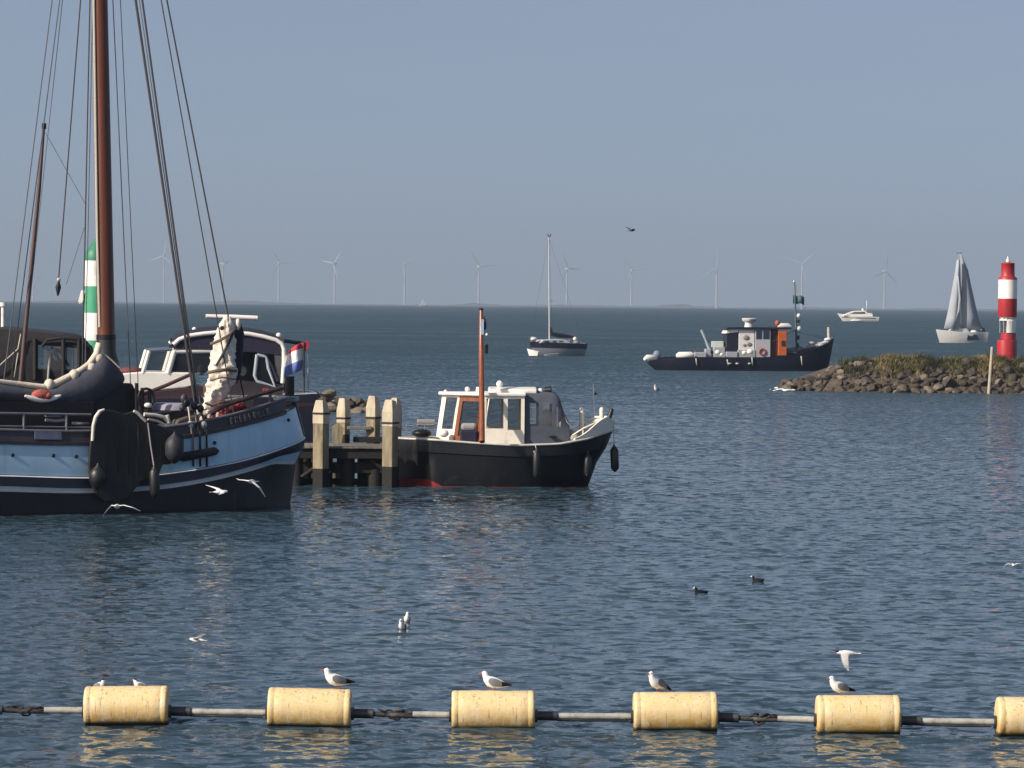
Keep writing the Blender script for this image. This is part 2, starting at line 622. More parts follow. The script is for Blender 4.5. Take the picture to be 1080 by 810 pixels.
RY, RH, RWF, RTOP = 239.5, 2.05, 4.2, 5.0
x_tip = W(836, 411, RY + 3).x
mound('breakwater_mound', x_tip, 55.0, -1, RY, RH, RWF, 4.2, RTOP)
def right_rocks():
    rng = random.Random(21)
    n = 0
    x_end = W(1085, 400, RY).x
    x_far = x_end + 13
    for row, t in enumerate((-0.03, .08, .19, .30, .42, .55, .68, .82)):
        x = x_tip - 0.5 + rng.random() * .5
        while x < x_far:
            if x > x_end and row % 2: break
            s = (1.0 if x < x_end else 1.9) * (rng.uniform(.36, .85) if rng.random() < .8 else rng.uniform(.85, 1.25)) * (1.0 if row < 5 else .85)
            y, z = slope_point(max(x, x_tip + .05), t + rng.uniform(-.05, .05), x_tip, RY, RH, RWF, RTOP)
            if not (row >= 6 and x > x_tip + 4 and rng.random() < .45):
                boulder(x, y - .1, z + rng.uniform(-.1, .12), s, rng, 'brown rubble boulder on the slope of the breakwater below the red beacon', 'boulders of the breakwater with the red beacon')
            x += s * rng.uniform(.72, 1.05)
    for k in range(34):   # the bare crest near the tip
        x = x_tip + rng.uniform(.3, 5.0)
        y, z = slope_point(x, rng.uniform(.45, 1.0), x_tip, RY, RH, RWF, RTOP)
        boulder(x, y + rng.uniform(0, 2.4) * (x < x_tip + 4), z + rng.uniform(-.12, .08), rng.uniform(.4, .8), rng, 'brown rubble boulder on the slope of the breakwater below the red beacon', 'boulders of the breakwater with the red beacon')
    for k in range(14):   # the scattered toe at the tip
        a = rng.uniform(1.6, 4.7)
        boulder(x_tip + .6 + math.cos(a) * rng.uniform(.2, 1.3), RY + 5.0 + math.sin(a) * rng.uniform(1.2, 3.2), rng.uniform(.02, .35), rng.uniform(.5, .9), rng,
                'brown rubble boulder on the slope of the breakwater below the red beacon', 'boulders of the breakwater with the red beacon')
right_rocks()
def grass():
    rng = random.Random(4)
    mb = MB()
    x_end = W(1088, 400, RY).x + 12
    def tuft(x, y, z, hgt, n, m, spread):
        for _ in range(n):
            a = rng.uniform(0, 6.28)
            r = spread * math.sqrt(rng.random())
            bx, by = x + math.cos(a) * r, y + math.sin(a) * r
            hh = hgt * rng.uniform(.5, 1.15)
            wv = rng.uniform(.012, .03)
            lean = Vector((rng.gauss(.12, .28), rng.gauss(0, .25), 1)) * hh
            b = rng.uniform(0, 3.14)
            dx, dy = math.cos(b) * wv, math.sin(b) * wv
            p = Vector((bx, by, z - .08))
            q = p + lean * .6
            tp = p + lean + Vector((lean.x * .5, lean.y * .5, -hh * .15))
            mb.add([p + Vector((-dx, -dy, 0)), p + Vector((dx, dy, 0)), q + Vector((dx, dy, 0)) * .8, q - Vector((dx, dy, 0)) * .8, tp],
                   [(0, 1, 2, 3), (3, 2, 4)], m)
    for k in range(1950):
        x = rng.uniform(x_tip + 3.2, x_end)
        e = (x - x_tip)
        t = rng.uniform(.55 if rng.random() < .6 else .38, 1.0)
        y, z = slope_point(x, t, x_tip, RY, RH, RWF, RTOP)
        if rng.random() < .45:
            y += rng.uniform(0, 5)
        clump = math.sin(x * 1.1) + .7 * math.sin(x * 2.7 + 1) + rng.gauss(0, .5)
        m = 0 if clump > .5 else 1 if clump > -.6 else 2
        tuft(x, y, z, (.62 if m != 1 else .66) * (.5 + .4 * min(1, (e - 3) / 3) + .35 * math.sin(x * .8 + 2) * math.sin(x * 2.1)) * rng.uniform(.5, 1.3), 26, m, .28)
    o = mb.build('grass', [mat('dry_grass', (0.17, 0.135, 0.06), .8, var=.3, vscale=2), mat('green_grass', (0.068, 0.075, 0.028), .8, var=.3, vscale=2),
                           mat('dark_weed', (0.035, 0.036, 0.018), .8, var=.3, vscale=2)], fix=False)
    tag(o, 'tall dry and green grass growing on the crest of the breakwater', 'grass', kind='stuff')
grass()
def foam():
    rng = random.Random(9)
    mb = MB()
    p = W(845, 411, RY + 2)
    for k in range(46):
        x = p.x - .9 + rng.gauss(0, .45)
        y = RY + 3.2 + rng.gauss(0, 1.6)
        s = rng.uniform(.04, .15)
        mb.ball((x, y, .03 + rng.random() * .05), (s * 1.6, s, s * .4), nu=7, nv=5)
    o = mb.build('foam', mat('foam', (0.75, 0.78, 0.8), .7), fix=False)
    tag(o, 'white foam where small waves break on the tip of the breakwater', 'foam', kind='stuff')
foam()

# left breakwater, mostly hidden behind the boats
LY = 186.0
x_ltip = W(388, 425, LY + 4).x
mound('breakwater_mound', -60.0, x_ltip, 1, LY, 1.15, 3.2, 3.5, 4.0)
def left_rocks():
    rng = random.Random(33)
    lab, gr = 'grey boulder of the breakwater end seen between the jetty posts', 'boulders of the breakwater behind the jetty'
    for row, t in enumerate((0.0, .22, .45, .7, .95)):
        x = W(300, 420, LY).x
        while x < x_ltip + .3:
            s = rng.uniform(.55, .95)
            y, z = slope_point(min(x, x_ltip - .05), t, x_ltip, LY, 1.15, 3.2, 4.0)
            boulder(x, y, z + rng.uniform(-.05, .1), s, rng, lab, gr)
            x += s * rng.uniform(.75, 1.05)
    p = W(346, 416, LY + 1.6)
    o = boulder(p.x, p.y, p.z + .02, 1.05, rng, 'large pale rounded boulder behind the jetty post nearest the barge bow', None, sq=.72, kind=4)
    o.scale = (1.05, .9, .62); o.rotation_euler = (0, 0, .4)
    p = W(375, 433, LY + .4)
    o = boulder(p.x, p.y, p.z - .1, .95, rng, 'grey round boulder seen through the gap between the two pairs of jetty posts', None, sq=.9, kind=9)
left_rocks()

# ================================================================== BEACONS
red_paint = mat('beacon_red', (0.37, 0.016, 0.026), .45, var=.18, vscale=1.5, dirt=(0.20, 0.05, 0.045), dirt_amt=.42, dscale=2.5, stretch=(1, 1, .3))
white_paint = mat('beacon_white', (0.80, 0.79, 0.76), .45, var=.06, vscale=2, dirt=(0.52, 0.47, 0.40), dirt_amt=.34, dscale=3, stretch=(1, 1, .25))
green_paint = mat('beacon_green', (0.045, 0.30, 0.17), .45, var=.18, vscale=1.5, dirt=(0.12, 0.24, 0.17), dirt_amt=.4, dscale=2.5, stretch=(1, 1, .3))
steel = mat('galvanised_steel', (0.38, 0.39, 0.40), .45, .7, var=.2, vscale=8)
def red_beacon():
    Y = RY + 7.0
    b = W(1062, 371, Y)
    s = Y / FPX
    t = empty('beacon_tower', (b.x, b.y, b.z), 0, 'red and white banded harbour beacon on the breakwater crest', 'beacon')
    z = lambda py: (371 - py) * s
    r = lambda d: d / 2 * s
    MB().lathe([(r(21), -.6), (r(21), z(359)), (r(20), z(358.6))], n=30).build('base_drum', red_paint, t, bevel=.02)
    mb = MB().lathe([(r(16), z(358.6) + .003), (r(16), z(351))], (r(2.5), 0, 0), n=30)
    mb.build('upper_base_drum', red_paint, t, bevel=.02)
    # open waist: white panel on one side, thin struts on the other
    mb = MB()
    n = 16
    ang = [R(-100 + 190 * k / n) for k in range(n + 1)]
    ri, ro = r(16), r(18)
    rings = [[(ro * math.cos(a), ro * math.sin(a), z(351)), (ro * math.cos(a), ro * math.sin(a), z(338)), (ri * math.cos(a), ri * math.sin(a), z(338)), (ri * math.cos(a), ri * math.sin(a), z(351))] for a in ang]
    mb.loft(rings, smooth=False).build('white_panel', white_paint, t)
    for a in (100, 145, 190, 235, 262):
        mb = MB().tube([(r(16) * math.cos(R(a)), r(16) * math.sin(R(a)), z(351)), (r(16) * math.cos(R(a)), r(16) * math.sin(R(a)), z(334))], .03)
        mb.build('strut', steel, t)
    MB().lathe([(r(18), z(338)), (r(14), z(336)), (r(18), z(334.5))], n=30).build('ring', white_paint, t)
    MB().lathe([(r(19.5), z(334.4)), (r(20), z(333.8)), (r(20), z(315))], n=30, cap=True).build('lower_band', red_paint, t)
    MB().lathe([(r(19.9), z(315) + .003), (r(19.9), z(295))], n=30).build('white_band', white_paint, t)
    MB().lathe([(r(20), z(295) + .003), (r(20), z(293.5)), (r(15), z(291.5)), (r(14.5), z(291)), (r(14), z(279)), (r(14.6), z(278.6)), (r(14.6), z(277.6)), (r(4), z(276.5))], n=30).build('lantern_housing', red_paint, t)
    MB().lathe([(r(4), z(276.6)), (r(4), z(273.5)), (r(2), z(272.8)), (r(1.6), z(270.5))], n=14).build('lantern', mat('lamp_lens', (.6, .62, .6), .2), t)
red_beacon()
def green_beacon():
    Y = LY + 5.0
    b = W(101.5, 405, Y)
    s = Y / FPX
    t = empty('beacon_tower', (b.x, b.y, b.z), 0, 'green and white banded beacon with cone top behind the brown mast', 'beacon')
    z = lambda py: (405 - py) * s
    r = lambda d: d / 2 * s
    MB().lathe([(r(26), -.8), (r(26), z(359))], n=30).build('lower_band', green_paint, t)
    MB().lathe([(r(25.9), z(359) + .003), (r(25.9), z(330))], n=30).build('white_band', white_paint, t)
    MB().lathe([(r(26), z(330) + .003), (r(26), z(302))], n=30).build('middle_band', green_paint, t)
    MB().lathe([(r(25.9), z(302) + .003), (r(25.9), z(275))], n=30).build('upper_white_band', white_paint, t)
    MB().lathe([(r(26), z(275) + .003), (r(26), z(267)), (r(20), z(263)), (.03, z(249))], n=30).build('cone_top', mat('beacon_dark_green', (.02, .17, .10), .5, var=.2), t)
    mb = MB().box((-r(26) - .1, -.15, z(313)), (.22, .3, .62), Matrix.Rotation(.25, 3, 'Y'))
    mb.tube([(-r(26) - .25, -.15, z(320)), (-r(20), -.1, z(321))], .03)
    mb.build('lamp_bracket', white_paint, t, bevel=.04)
green_beacon()
def leaning_post():
    a, b = W(1043, 413.5, RY - .6), W(1046.5, 366, RY - .2)
    d = b - a
    mb = MB().tube([(0, 0, -.6), (0, 0, 0), tuple(d * .5), tuple(d)], [.115, .11, .10, .095], 12)
    o = mb.build('mooring_post', mat('bleached_wood', (.40, .35, .27), .85, var=.3, vscale=6, stretch=(1, 1, .2), dirt=(.12, .10, .07), dirt_amt=.2))
    o.location = a
    tag(o, 'pale weathered pole standing at the foot of the breakwater rocks, leaning', 'pole')
leaning_post()

# ================================================================== BUOY LINE
def buoy_mat():
    m = bpy.data.materials.new('weathered_yellow_plastic')
    m.use_nodes = True
    n, l = m.node_tree.nodes, m.node_tree.links
    b = n['Principled BSDF']
    b.inputs['Roughness'].default_value = .48
    tc = n.new('ShaderNodeTexCoord')
    oi = n.new('ShaderNodeObjectInfo')
    ad = n.new('ShaderNodeVectorMath'); ad.operation = 'ADD'
    sc_ = n.new('ShaderNodeVectorMath'); sc_.operation = 'SCALE'; sc_.inputs[0].default_value = (37, 11, 5)
    l.new(oi.outputs['Random'], sc_.inputs['Scale'])
    l.new(tc.outputs['Object'], ad.inputs[0]); l.new(sc_.outputs[0], ad.inputs[1])
    def nz(scale, st, det=6):
        mp = n.new('ShaderNodeMapping'); mp.inputs['Scale'].default_value = st
        l.new(ad.outputs[0], mp.inputs[0])
        t = n.new('ShaderNodeTexNoise'); t.inputs['Scale'].default_value = scale; t.inputs['Detail'].default_value = det
        t.inputs['Roughness'].default_value = .65
        l.new(mp.outputs[0], t.inputs[0])
        return t.outputs[0]
    def ramp(src, a, b2, c0=(0, 0, 0, 1), c1=(1, 1, 1, 1)):
        r = n.new('ShaderNodeValToRGB')
        r.color_ramp.elements[0].position = a; r.color_ramp.elements[1].position = b2
        r.color_ramp.elements[0].color = c0; r.color_ramp.elements[1].color = c1
        l.new(src, r.inputs[0])
        return r.outputs[0]
    def mix(f, a, b2, amt=None):
        x = n.new('ShaderNodeMix'); x.data_type = 'RGBA'
        l.new(f, x.inputs[0])
        if isinstance(a, tuple): x.inputs[6].default_value = a
        else: l.new(a, x.inputs[6])
        if isinstance(b2, tuple): x.inputs[7].default_value = b2
        else: l.new(b2, x.inputs[7])
        return x.outputs[2]
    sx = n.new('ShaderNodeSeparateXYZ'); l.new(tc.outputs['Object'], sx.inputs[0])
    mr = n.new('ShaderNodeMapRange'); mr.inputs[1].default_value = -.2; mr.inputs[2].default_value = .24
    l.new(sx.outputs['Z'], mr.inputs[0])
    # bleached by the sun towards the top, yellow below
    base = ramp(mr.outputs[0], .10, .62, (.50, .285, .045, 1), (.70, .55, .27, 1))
    c = mix(ramp(nz(7, (1, 1, 1)), .4, .7), base, (.72, .58, .35, 1))
    c = mix(ramp(nz(9, (2.2, 1, .25)), .56, .74), c, (.70, .66, .55, 1))          # droppings run down in streaks
    c = mix(ramp(nz(16, (2.6, 1, .16)), .59, .68), c, (.26, .17, .09, 1))        # thin dark runs
    gr = n.new('ShaderNodeMath'); gr.operation = 'MULTIPLY'
    l.new(ramp(nz(30, (1, 1, 1)), .58, .68), gr.inputs[0]); l.new(ramp(mr.outputs[0], .55, .9), gr.inputs[1])
    c = mix(gr.outputs[0], c, (.22, .10, .06, 1))
    al = n.new('ShaderNodeMapRange'); al.inputs[1].default_value = -.19; al.inputs[2].default_value = -.15; al.inputs[3].default_value = 1; al.inputs[4].default_value = 0
    l.new(sx.outputs['Z'], al.inputs[0])
    c = mix(al.outputs[0], c, (.035, .028, .012, 1))                              # weed on the waterline
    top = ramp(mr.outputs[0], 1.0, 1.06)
    c = mix(top, c, (.24, .15, .11, 1))  # brown dirt and shading along the top edge, both mixed into the colour
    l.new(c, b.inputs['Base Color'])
    bp = n.new('ShaderNodeBump'); bp.inputs['Strength'].default_value = .25; bp.inputs['Distance'].default_value = .02
    l.new(nz(25, (1, 1, 1)), bp.inputs['Height']); l.new(bp.outputs[0], b.inputs['Normal'])
    return m
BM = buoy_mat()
pipe_pale = mat('bleached_pipe', (.34, .34, .31), .55, var=.25, vscale=9, dirt=(.14, .13, .10), dirt_amt=.3, dscale=7)
pipe_dark = mat('black_pipe', (.030, .032, .034), .45, var=.4, vscale=10, dirt=(.16, .15, .13), dirt_amt=.15)
rust = mat('rusty_chain', (.030, .022, .018), .7, .3, var=.4, vscale=20)
BU = [(90, 178, 764), (283, 370.5, 766.5), (476.5, 564, 769), (668, 756, 770.5), (861, 948.5, 774), (1051, 1138, 776.5)]
BUOYS = []
ordn = ['leftmost', 'second from left', 'third from left', 'fourth from left', 'fifth from left', 'rightmost, cut by the photo edge']
on_it = ['with two small terns on it', 'with a gull standing at its right end', 'with a gull standing at its middle', 'with an upright gull at its left end', 'with a gull and a hovering bird above it', 'with no bird on it']
def buoys():
    for i, (xl, xr, yb) in enumerate(BU):
        Y = G((xl + xr) / 2, yb).y + .2
        a, b = W(xl, yb - 22, Y), W(xr, yb - 22, Y)
        L = b.x - a.x
        Rr = .272
        zc = .205
        t = empty('float_buoy', ((a.x + b.x) / 2, Y, 0), R(random.uniform(-1.5, 1.5)), 'yellow drum float ' + on_it[i] + ', ' + ordn[i], 'buoy', 'yellow drum floats of the barrier line')
        prof = []
        bev = .035
        for k in range(5):
            an = math.pi / 2 * k / 4
            prof.append((-L / 2 + bev - bev * math.cos(an), Rr - bev + bev * math.sin(an)))
        prof = [(-L / 2, .05)] + prof
        for q in (.03, .034):                      # shallow seams by the rims
            pass
        prof += [(-L / 2 + .075, Rr), (-L / 2 + .082, Rr - .003), (-L / 2 + .092, Rr - .003), (-L / 2 + .10, Rr)]
        for k in range(1, 8):
            prof.append((-L / 2 + .1 + (L - .2) * k / 8, Rr + random.uniform(-.002, .003)))
        full = prof + [(-x, r) for x, r in prof[:10][::-1]]
        n = 48
        rings = [[(x, r * math.cos(2 * math.pi * k / n), r * math.sin(2 * math.pi * k / n)) for k in range(n)] for x, r in full]
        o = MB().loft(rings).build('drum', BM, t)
        o.location = (0, 0, zc)
        o.rotation_euler = (0, R(random.uniform(-1.1, 1.1)), 0)
        for sg in (-1, 1):
            MB().tube([(sg * (L / 2 - .002), 0, 0), (sg * (L / 2 + .035), 0, 0)], .085, 18).build('end_collar', pipe_dark, t).location = (0, 0, zc - .05)
        BUOYS.append((t, L, Rr, zc, Y))
buoys()
def pipes():
    lab = ['barrier pipe with a chain shackle running in from the photo left edge', 'plain pale barrier pipe between the leftmost and second yellow floats', 'barrier pipe with a chain between the second and third yellow floats',
           'plain pale barrier pipe between the third and fourth yellow floats', 'barrier pipe with a chain between the fourth and fifth yellow floats', 'plain pale barrier pipe between the fifth and rightmost yellow floats']
    ends = [(-1, 0)] + [(i, i + 1) for i in range(5)]
    for j, (i, k) in enumerate(ends):
        tb, L2, _, zc, Y2 = BUOYS[k]
        e = Vector((tb.location.x - L2 / 2 - .03, Y2, zc - .05))
        if i < 0:
            s = e + Vector((-1.32, -.02, .0))
        else:
            ta, L1, _, _, Y1 = BUOYS[i]
            s = Vector((ta.location.x + L1 / 2 + .03, Y1, zc - .05))
        t = empty('barrier_pipe', s, 0, lab[j], 'pipe', 'pipes of the floating barrier')
        d = e - s
        P = lambda u, dz=0: tuple(d * u + Vector((0, 0, dz)))
        MB().tube([P(0), P(.21)], .062, 16).build('black_sleeve', pipe_dark, t)
        chain = j % 2 == 0
        u0 = .21
        if chain:
            MB().tube([P(.2), P(.4, -.012), P(.66, -.012)], .034, 12).build('pipe', pipe_dark, t)
            MB().tube([P(.62), P(.8), P(1)], [.04, .044, .044], 16).build('pale_pipe', pipe_pale, t)
            rng = random.Random(j)
            ch = MB()
            for q in range(9):
                c = Vector(P(.30 + .036 * q, .012 + rng.uniform(-.03, .03) - (.05 if q in (3, 4) else 0)))
                rr = []
                ax = Matrix.Rotation(rng.uniform(0, 3.1), 3, 'X') @ Matrix.Rotation(rng.uniform(-.5, .5), 3, 'Y')
                ch.tube([c + ax @ Vector((.055 * math.cos(a), .032 * math.sin(a), 0)) for a in [2 * math.pi * z / 10 for z in range(11)]], .013, 6)
            ch.build('chain', rust, t)
        else:
            MB().tube([P(.2), P(.24), P(.6), P(1)], [.034, .04, .042, .042], 16).build('pale_pipe', pipe_pale, t)
            MB().tube([P(.205, -.045), P(.6, -.05), P(.97, -.045)], .022, 8).build('wire', pipe_dark, t)
pipes()

# ================================================================== BIRDS
gw = mat('white_plumage', (.80, .79, .77), .7, var=.05, vscale=30)
gg = mat('grey_plumage', (.16, .17, .19), .7, var=.2, vscale=30)
gk = mat('black_plumage', (.008, .008, .010), .7, spec=.2)
beak_m = mat('bird_bill', (.30, .07, .03), .5)
wb_m = mat('white_bill', (.75, .74, .70), .5)
def spine_body(pts, m=0, n=14, flat=.92):
    """bird body: rings along a spine in the xz plane, (x, z, radius)"""
    rings = []
    for i, (x, z, r) in enumerate(pts):
        a, b = pts[max(i - 1, 0)], pts[min(i + 1, len(pts) - 1)]
        tx, tz = b[0] - a[0], b[1] - a[1]
        q = math.hypot(tx, tz)
        nx, nz_ = -tz / q, tx / q
        rings.append([(x + nx * r * math.cos(2 * math.pi * k / n), r * flat * math.sin(2 * math.pi * k / n), z + nz_ * r * math.cos(2 * math.pi * k / n)) for k in range(n)])
    return rings
def standing_gull(loc, rz, s, label, group=None, upright=0.0, legs=True, hooded=False, sink=0.0):
    t = empty('gull', loc, rz, label, 'gull', group)
    t.scale = (s, s, s)
    u = upright
    sp = [(.175 - .03 * u, .105 - .05 * u, .010), (.12 - .02 * u, .112 - .035 * u, .030), (.06, .122, .052), (.0, .132 + .01 * u, .066), (-.05, .15 + .015 * u, .064), (-.083, .178 + .02 * u, .048),
          (-.097, .206 + .022 * u, .036), (-.104, .228 + .022 * u, .036), (-.116, .242 + .022 * u, .032), (-.134, .243 + .022 * u, .017), (-.142, .242 + .022 * u, .006)]
    sp = [(x, z - sink, r) for x, z, r in sp]
    MB().loft(spine_body(sp)).build('body', gw, t)
    hx, hz = sp[8][0], sp[8][1]
    MB().tube([(hx - .025, 0, hz), (hx - .05, 0, hz - .003), (hx - .068, 0, hz - .012)], [.009, .007, .002], 8).build('bill', beak_m, t)
    for sg in (-1, 1):
        w = []
        for x, z, hh, yy, m in ((-.055, .155 + .015 * u, .020, .060, 0), (-.02, .148 + .01 * u, .045, .066, 0), (.04, .135, .044, .060, 0), (.10, .120 - .025 * u, .030, .040, 0), (.15, .113 - .045 * u, .018, .024, 0), (.205, .106 - .07 * u, .006, .010, 0)):
            z -= sink
            w.append([(x, sg * (yy + .007 * math.cos(a)), z + .004 + hh * math.sin(a)) for a in [2 * math.pi * k / 8 for k in range(8)]])
        mb = MB()
        mb.loft(w[:4], m=0)
        mb.loft(w[3:], m=1)
        mb.build('wing', [gg, gk], t)
        MB().ball((hx - .008, sg * .026, hz + .006), .0055, nu=8, nv=5).build('eye', gk, t)
        if legs:
            MB().tube([(.005, sg * .022, .085), (.010, sg * .024, .06), (-.002, sg * .026, .036), (-.035, sg * .03, .034)], [.007, .0045, .0045, .004], 6).build('leg', beak_m, t)
    if hooded:
        MB().ball((hx + .012, 0, hz + .016), (.034, .031, .022)).build('cap', gk, t)
    return t
def top_of(i, u):
    t, L, Rr, zc, Y = BUOYS[i]
    return Vector((t.location.x + u * L, Y, zc + Rr - .002))
def on_buoy(i, px):
    t, L, Rr, zc, Y = BUOYS[i]
    return Vector((W(px, 715, Y).x, Y, zc + Rr - .048))
standing_gull(on_buoy(1, 355), R(12), 1.18, 'gull standing at the right end of the second yellow float from the left', 'gulls standing on the floats')
standing_gull(on_buoy(2, 521), R(-8), 1.12, 'gull with hunched neck standing midway on the third yellow float', 'gulls standing on the floats')
standing_gull(on_buoy(3, 694), R(40), 1.12, 'upright gull turned half away on the fourth yellow float from the left', 'gulls standing on the floats', upright=.8)
standing_gull(on_buoy(4, 886), R(20), 1.08, 'gull standing on the fifth yellow float below a hovering bird', 'gulls standing on the floats', upright=.3)
standing_gull(on_buoy(0, 103) + Vector((0, .13, -.0)), R(160), .62, 'small low tern near the left end of the leftmost yellow float', 'terns on the leftmost float', legs=False, hooded=True, sink=.07)
standing_gull(on_buoy(0, 147) + Vector((0, .13, -.0)), R(5), .66, 'small low tern near the middle of the leftmost yellow float', 'terns on the leftmost float', legs=False, hooded=True, sink=.07)

def wing_mb(pts, chords, side):
    """wing along 3d points, chord along x, thin rounded section; last stretch is the dark tip"""
    rings = []
    for (p, c) in zip(pts, chords):
        p = Vector(p)
        rings.append([p + Vector((c * .5 * math.cos(a), 0, .10 * c * math.sin(a))) for a in [2 * math.pi * k / 10 for k in range(10)]])
    mb = MB()
    mb.loft(rings[:-1], m=0)
    mb.loft(rings[-2:], m=1)
    return mb
def flying_bird(loc, rz, s, label, cat, wl, wr, body=(gw, gg, gk), pitch=0, roll=0, group=None):
    """wl, wr: wing joints (x, y, z) from the shoulder to the tip"""
    t = empty('flying_gull' if cat == 'gull' else 'flying_bird', loc, 0, label, cat, group)
    t.rotation_euler = (roll, pitch, rz)
    t.scale = (s, s, s)
    sp = [(.19, 0, .004), (.13, .0, .022), (.06, 0, .045), (-.02, 0, .055), (-.09, .004, .045), (-.13, .012, .032), (-.16, .015, .030), (-.18, .014, .018), (-.19, .012, .006)]
    MB().loft(spine_body(sp)).build('body', body[0], t)
    MB().tube([(-.185, 0, .012), (-.235, 0, .004)], [.009, .002], 6).build('bill', beak_m, t)
    MB().prism([(.15, -.015, .003), (.15, .015, .003), (.25, .05, .003), (.25, -.05, .003)], (0, 0, -.006)).build('tail', body[0], t)
    for pts in (wl, wr):
        n = len(pts)
        ch = [.13, .14, .12, .09, .03][5 - n:] if n <= 5 else [.13] * n
        wing_mb(pts, ch, 1).build('wing', [body[1], body[2]], t)
    return t
pale = mat('pale_plumage', (.62, .62, .61), .7, var=.08, vscale=20)
# hovering bird over the fifth float: body hangs upright, one wing thrown back
p = W(893, 689, BUOYS[4][4] + .25)
HOV = flying_bird(p, R(8), .74, 'white bird with black cap hovering just above the gull on the fifth float', 'bird',
            [(-.04, .03, .01), (-.03, .10, -.06), (-.01, .15, -.16), (.02, .16, -.26)], [(-.04, -.03, .01), (-.05, -.08, -.08), (-.03, -.09, -.20), (.02, -.07, -.30)], body=(gw, pale, pale))
MB().ball((-.165, 0, .030), (.034, .030, .022), nu=10, nv=7).build('cap', gk, HOV)
# gulls flying in front of the barge
p = W(266, 508, 88)
flying_bird(p, R(60), .95, 'gull gliding with wide wings in front of the barge bow', 'gull',
            [(-.02, .03, .01), (-.06, .18, .03), (-.02, .36, .035), (.05, .50, .06)], [(-.02, -.03, .01), (-.06, -.12, -.04), (-.03, -.24, -.14), (.04, -.36, -.36)], body=(gw, gw, pale), group='gulls flying past the blue barge')
p = W(232, 519, 87)
flying_bird(p, R(-165), .95, 'gull flying low with its wing swept up, beside the black hull of the barge', 'gull',
            [(-.02, .03, .02), (-.06, .10, .03), (-.02, .16, -.02), (.06, .20, -.05)], [(-.02, -.03, .02), (.04, -.10, .08), (.16, -.18, .12), (.30, -.26, .16)], body=(gw, gw, pale), group='gulls flying past the blue barge')
p = W(124, 534, 84)
flying_bird(p, R(80), 1.0, 'gull with arched wings skimming the water below the dark leeboard', 'gull',
            [(-.02, .03, .01), (-.05, .12, .02), (-.02, .24, -.10), (.05, .36, -.24)], [(-.02, -.03, .01), (-.06, -.16, .03), (-.03, -.36, -.02), (.03, -.52, -.10)], body=(gw, gw, pale), group='gulls flying past the blue barge')
p = W(208, 675, 59)
flying_bird(p, R(-20), .7, 'grey gull flying low over the water, between the leftmost floats and the barge', 'gull',
            [(-.02, .03, .02), (.02, .10, .08), (.10, .16, .12), (.22, .22, .10)], [(-.02, -.03, .02), (.0, -.10, .04), (.08, -.18, .05), (.20, -.24, .07)], body=(pale, gg, gk))
p = W(1068, 596, 74)
flying_bird(p, R(100), .62, 'gull flying low over the water by the right edge of the photo', 'gull',
            [(-.02, .03, .01), (-.04, .12, .05), (-.02, .24, .02), (.04, .30, -.12)], [(-.02, -.03, .01), (-.04, -.14, .05), (-.02, -.26, .04), (.04, -.38, .01)], body=(pale, pale, gg))
p = W(666, 243, 170)
flying_bird(p, R(-150), 1.0, 'dark bird flying alone in the sky above the wind turbines', 'bird',
            [(-.02, .03, .02), (-.02, .14, .06), (.02, .26, .05), (.10, .38, .02)], [(-.02, -.03, .02), (.0, -.12, .06), (.06, -.24, .12), (.14, -.36, .16)], body=(gg, gk, gk))
# swimming gulls
p = G(424.5, 664)
standing_gull((p.x, p.y, -.03), R(75), .92, 'nearer of two white gulls swimming close together, seen from the front', 'pair of swimming gulls', upright=1.0, legs=False, sink=.06)
p = G(429, 656)
standing_gull((p.x, p.y, -.03), R(100), .92, 'further of two white gulls swimming close together, partly hidden', 'pair of swimming gulls', upright=1.0, legs=False, sink=.06)
p = G(692.5, 412)
standing_gull((p.x, p.y, -.08), R(60), 2.0, 'lone white gull on the water in front of the tug stern', upright=1.0, legs=False, sink=.06)
def coot(px, py, rz, label, s=1.0):
    p = G(px, py)
    t = empty('coot', (p.x, p.y, -.025), rz, label, 'coot', 'coots swimming')
    t.scale = (s, s, s)
    sp = [(.16, .075, .008), (.12, .055, .035), (.05, .035, .06), (-.03, .035, .065), (-.08, .06, .045), (-.095, .095, .030), (-.10, .125, .029), (-.115, .14, .027), (-.135, .138, .012)]
    MB().loft(spine_body(sp)).build('body', gk, t)
    MB().tube([(-.13, 0, .14), (-.145, 0, .137), (-.17, 0, .128)], [.014, .010, .002], 8).build('bill', wb_m, t)
    MB().ball((-.131, 0, .152), (.009, .010, .014), nu=8, nv=6).build('forehead_shield', wb_m, t)
coot(739, 626, R(15), 'nearer black coot with white bill, left one of the two', .95)
coot(799, 613, R(-10), 'further black coot, right one of the two', .85)

# ================================================================== BOAT TOOLS
def hull_mb(levels, n=30, strips=None, flat_end=True, ts=None):
    """levels from the keel up: (x0, x1, hb(t), z(x)); both sides, with the flat aft end closed"""
    mb = MB()
    ts = ts or [1 - (1 - i / n) ** 1.6 for i in range(n + 1)]
    P = []
    for x0, x1, hb, z in levels:
        P.append([(lerp(x0, x1, t), hb(t), z(lerp(x0, x1, t))) for t in ts])
    for sg in (-1, 1):
        for j in range(len(P) - 1):
            rows = [[(x, sg * y, z) for x, y, z in P[j]], [(x, sg * y, z) for x, y, z in P[j + 1]]]
            mb.loft(rows, m=strips[j] if strips else 0, cap=False, closed=False, smooth=True)
    if flat_end:
        for j in range(len(P) - 1):
            a, b = P[j][0], P[j + 1][0]
            mb.add([(a[0], -a[1], a[2]), (a[0], a[1], a[2]), (b[0], b[1], b[2]), (b[0], -b[1], b[2])], [(0, 1, 2, 3)], strips[j] if strips else 0)
    return mb
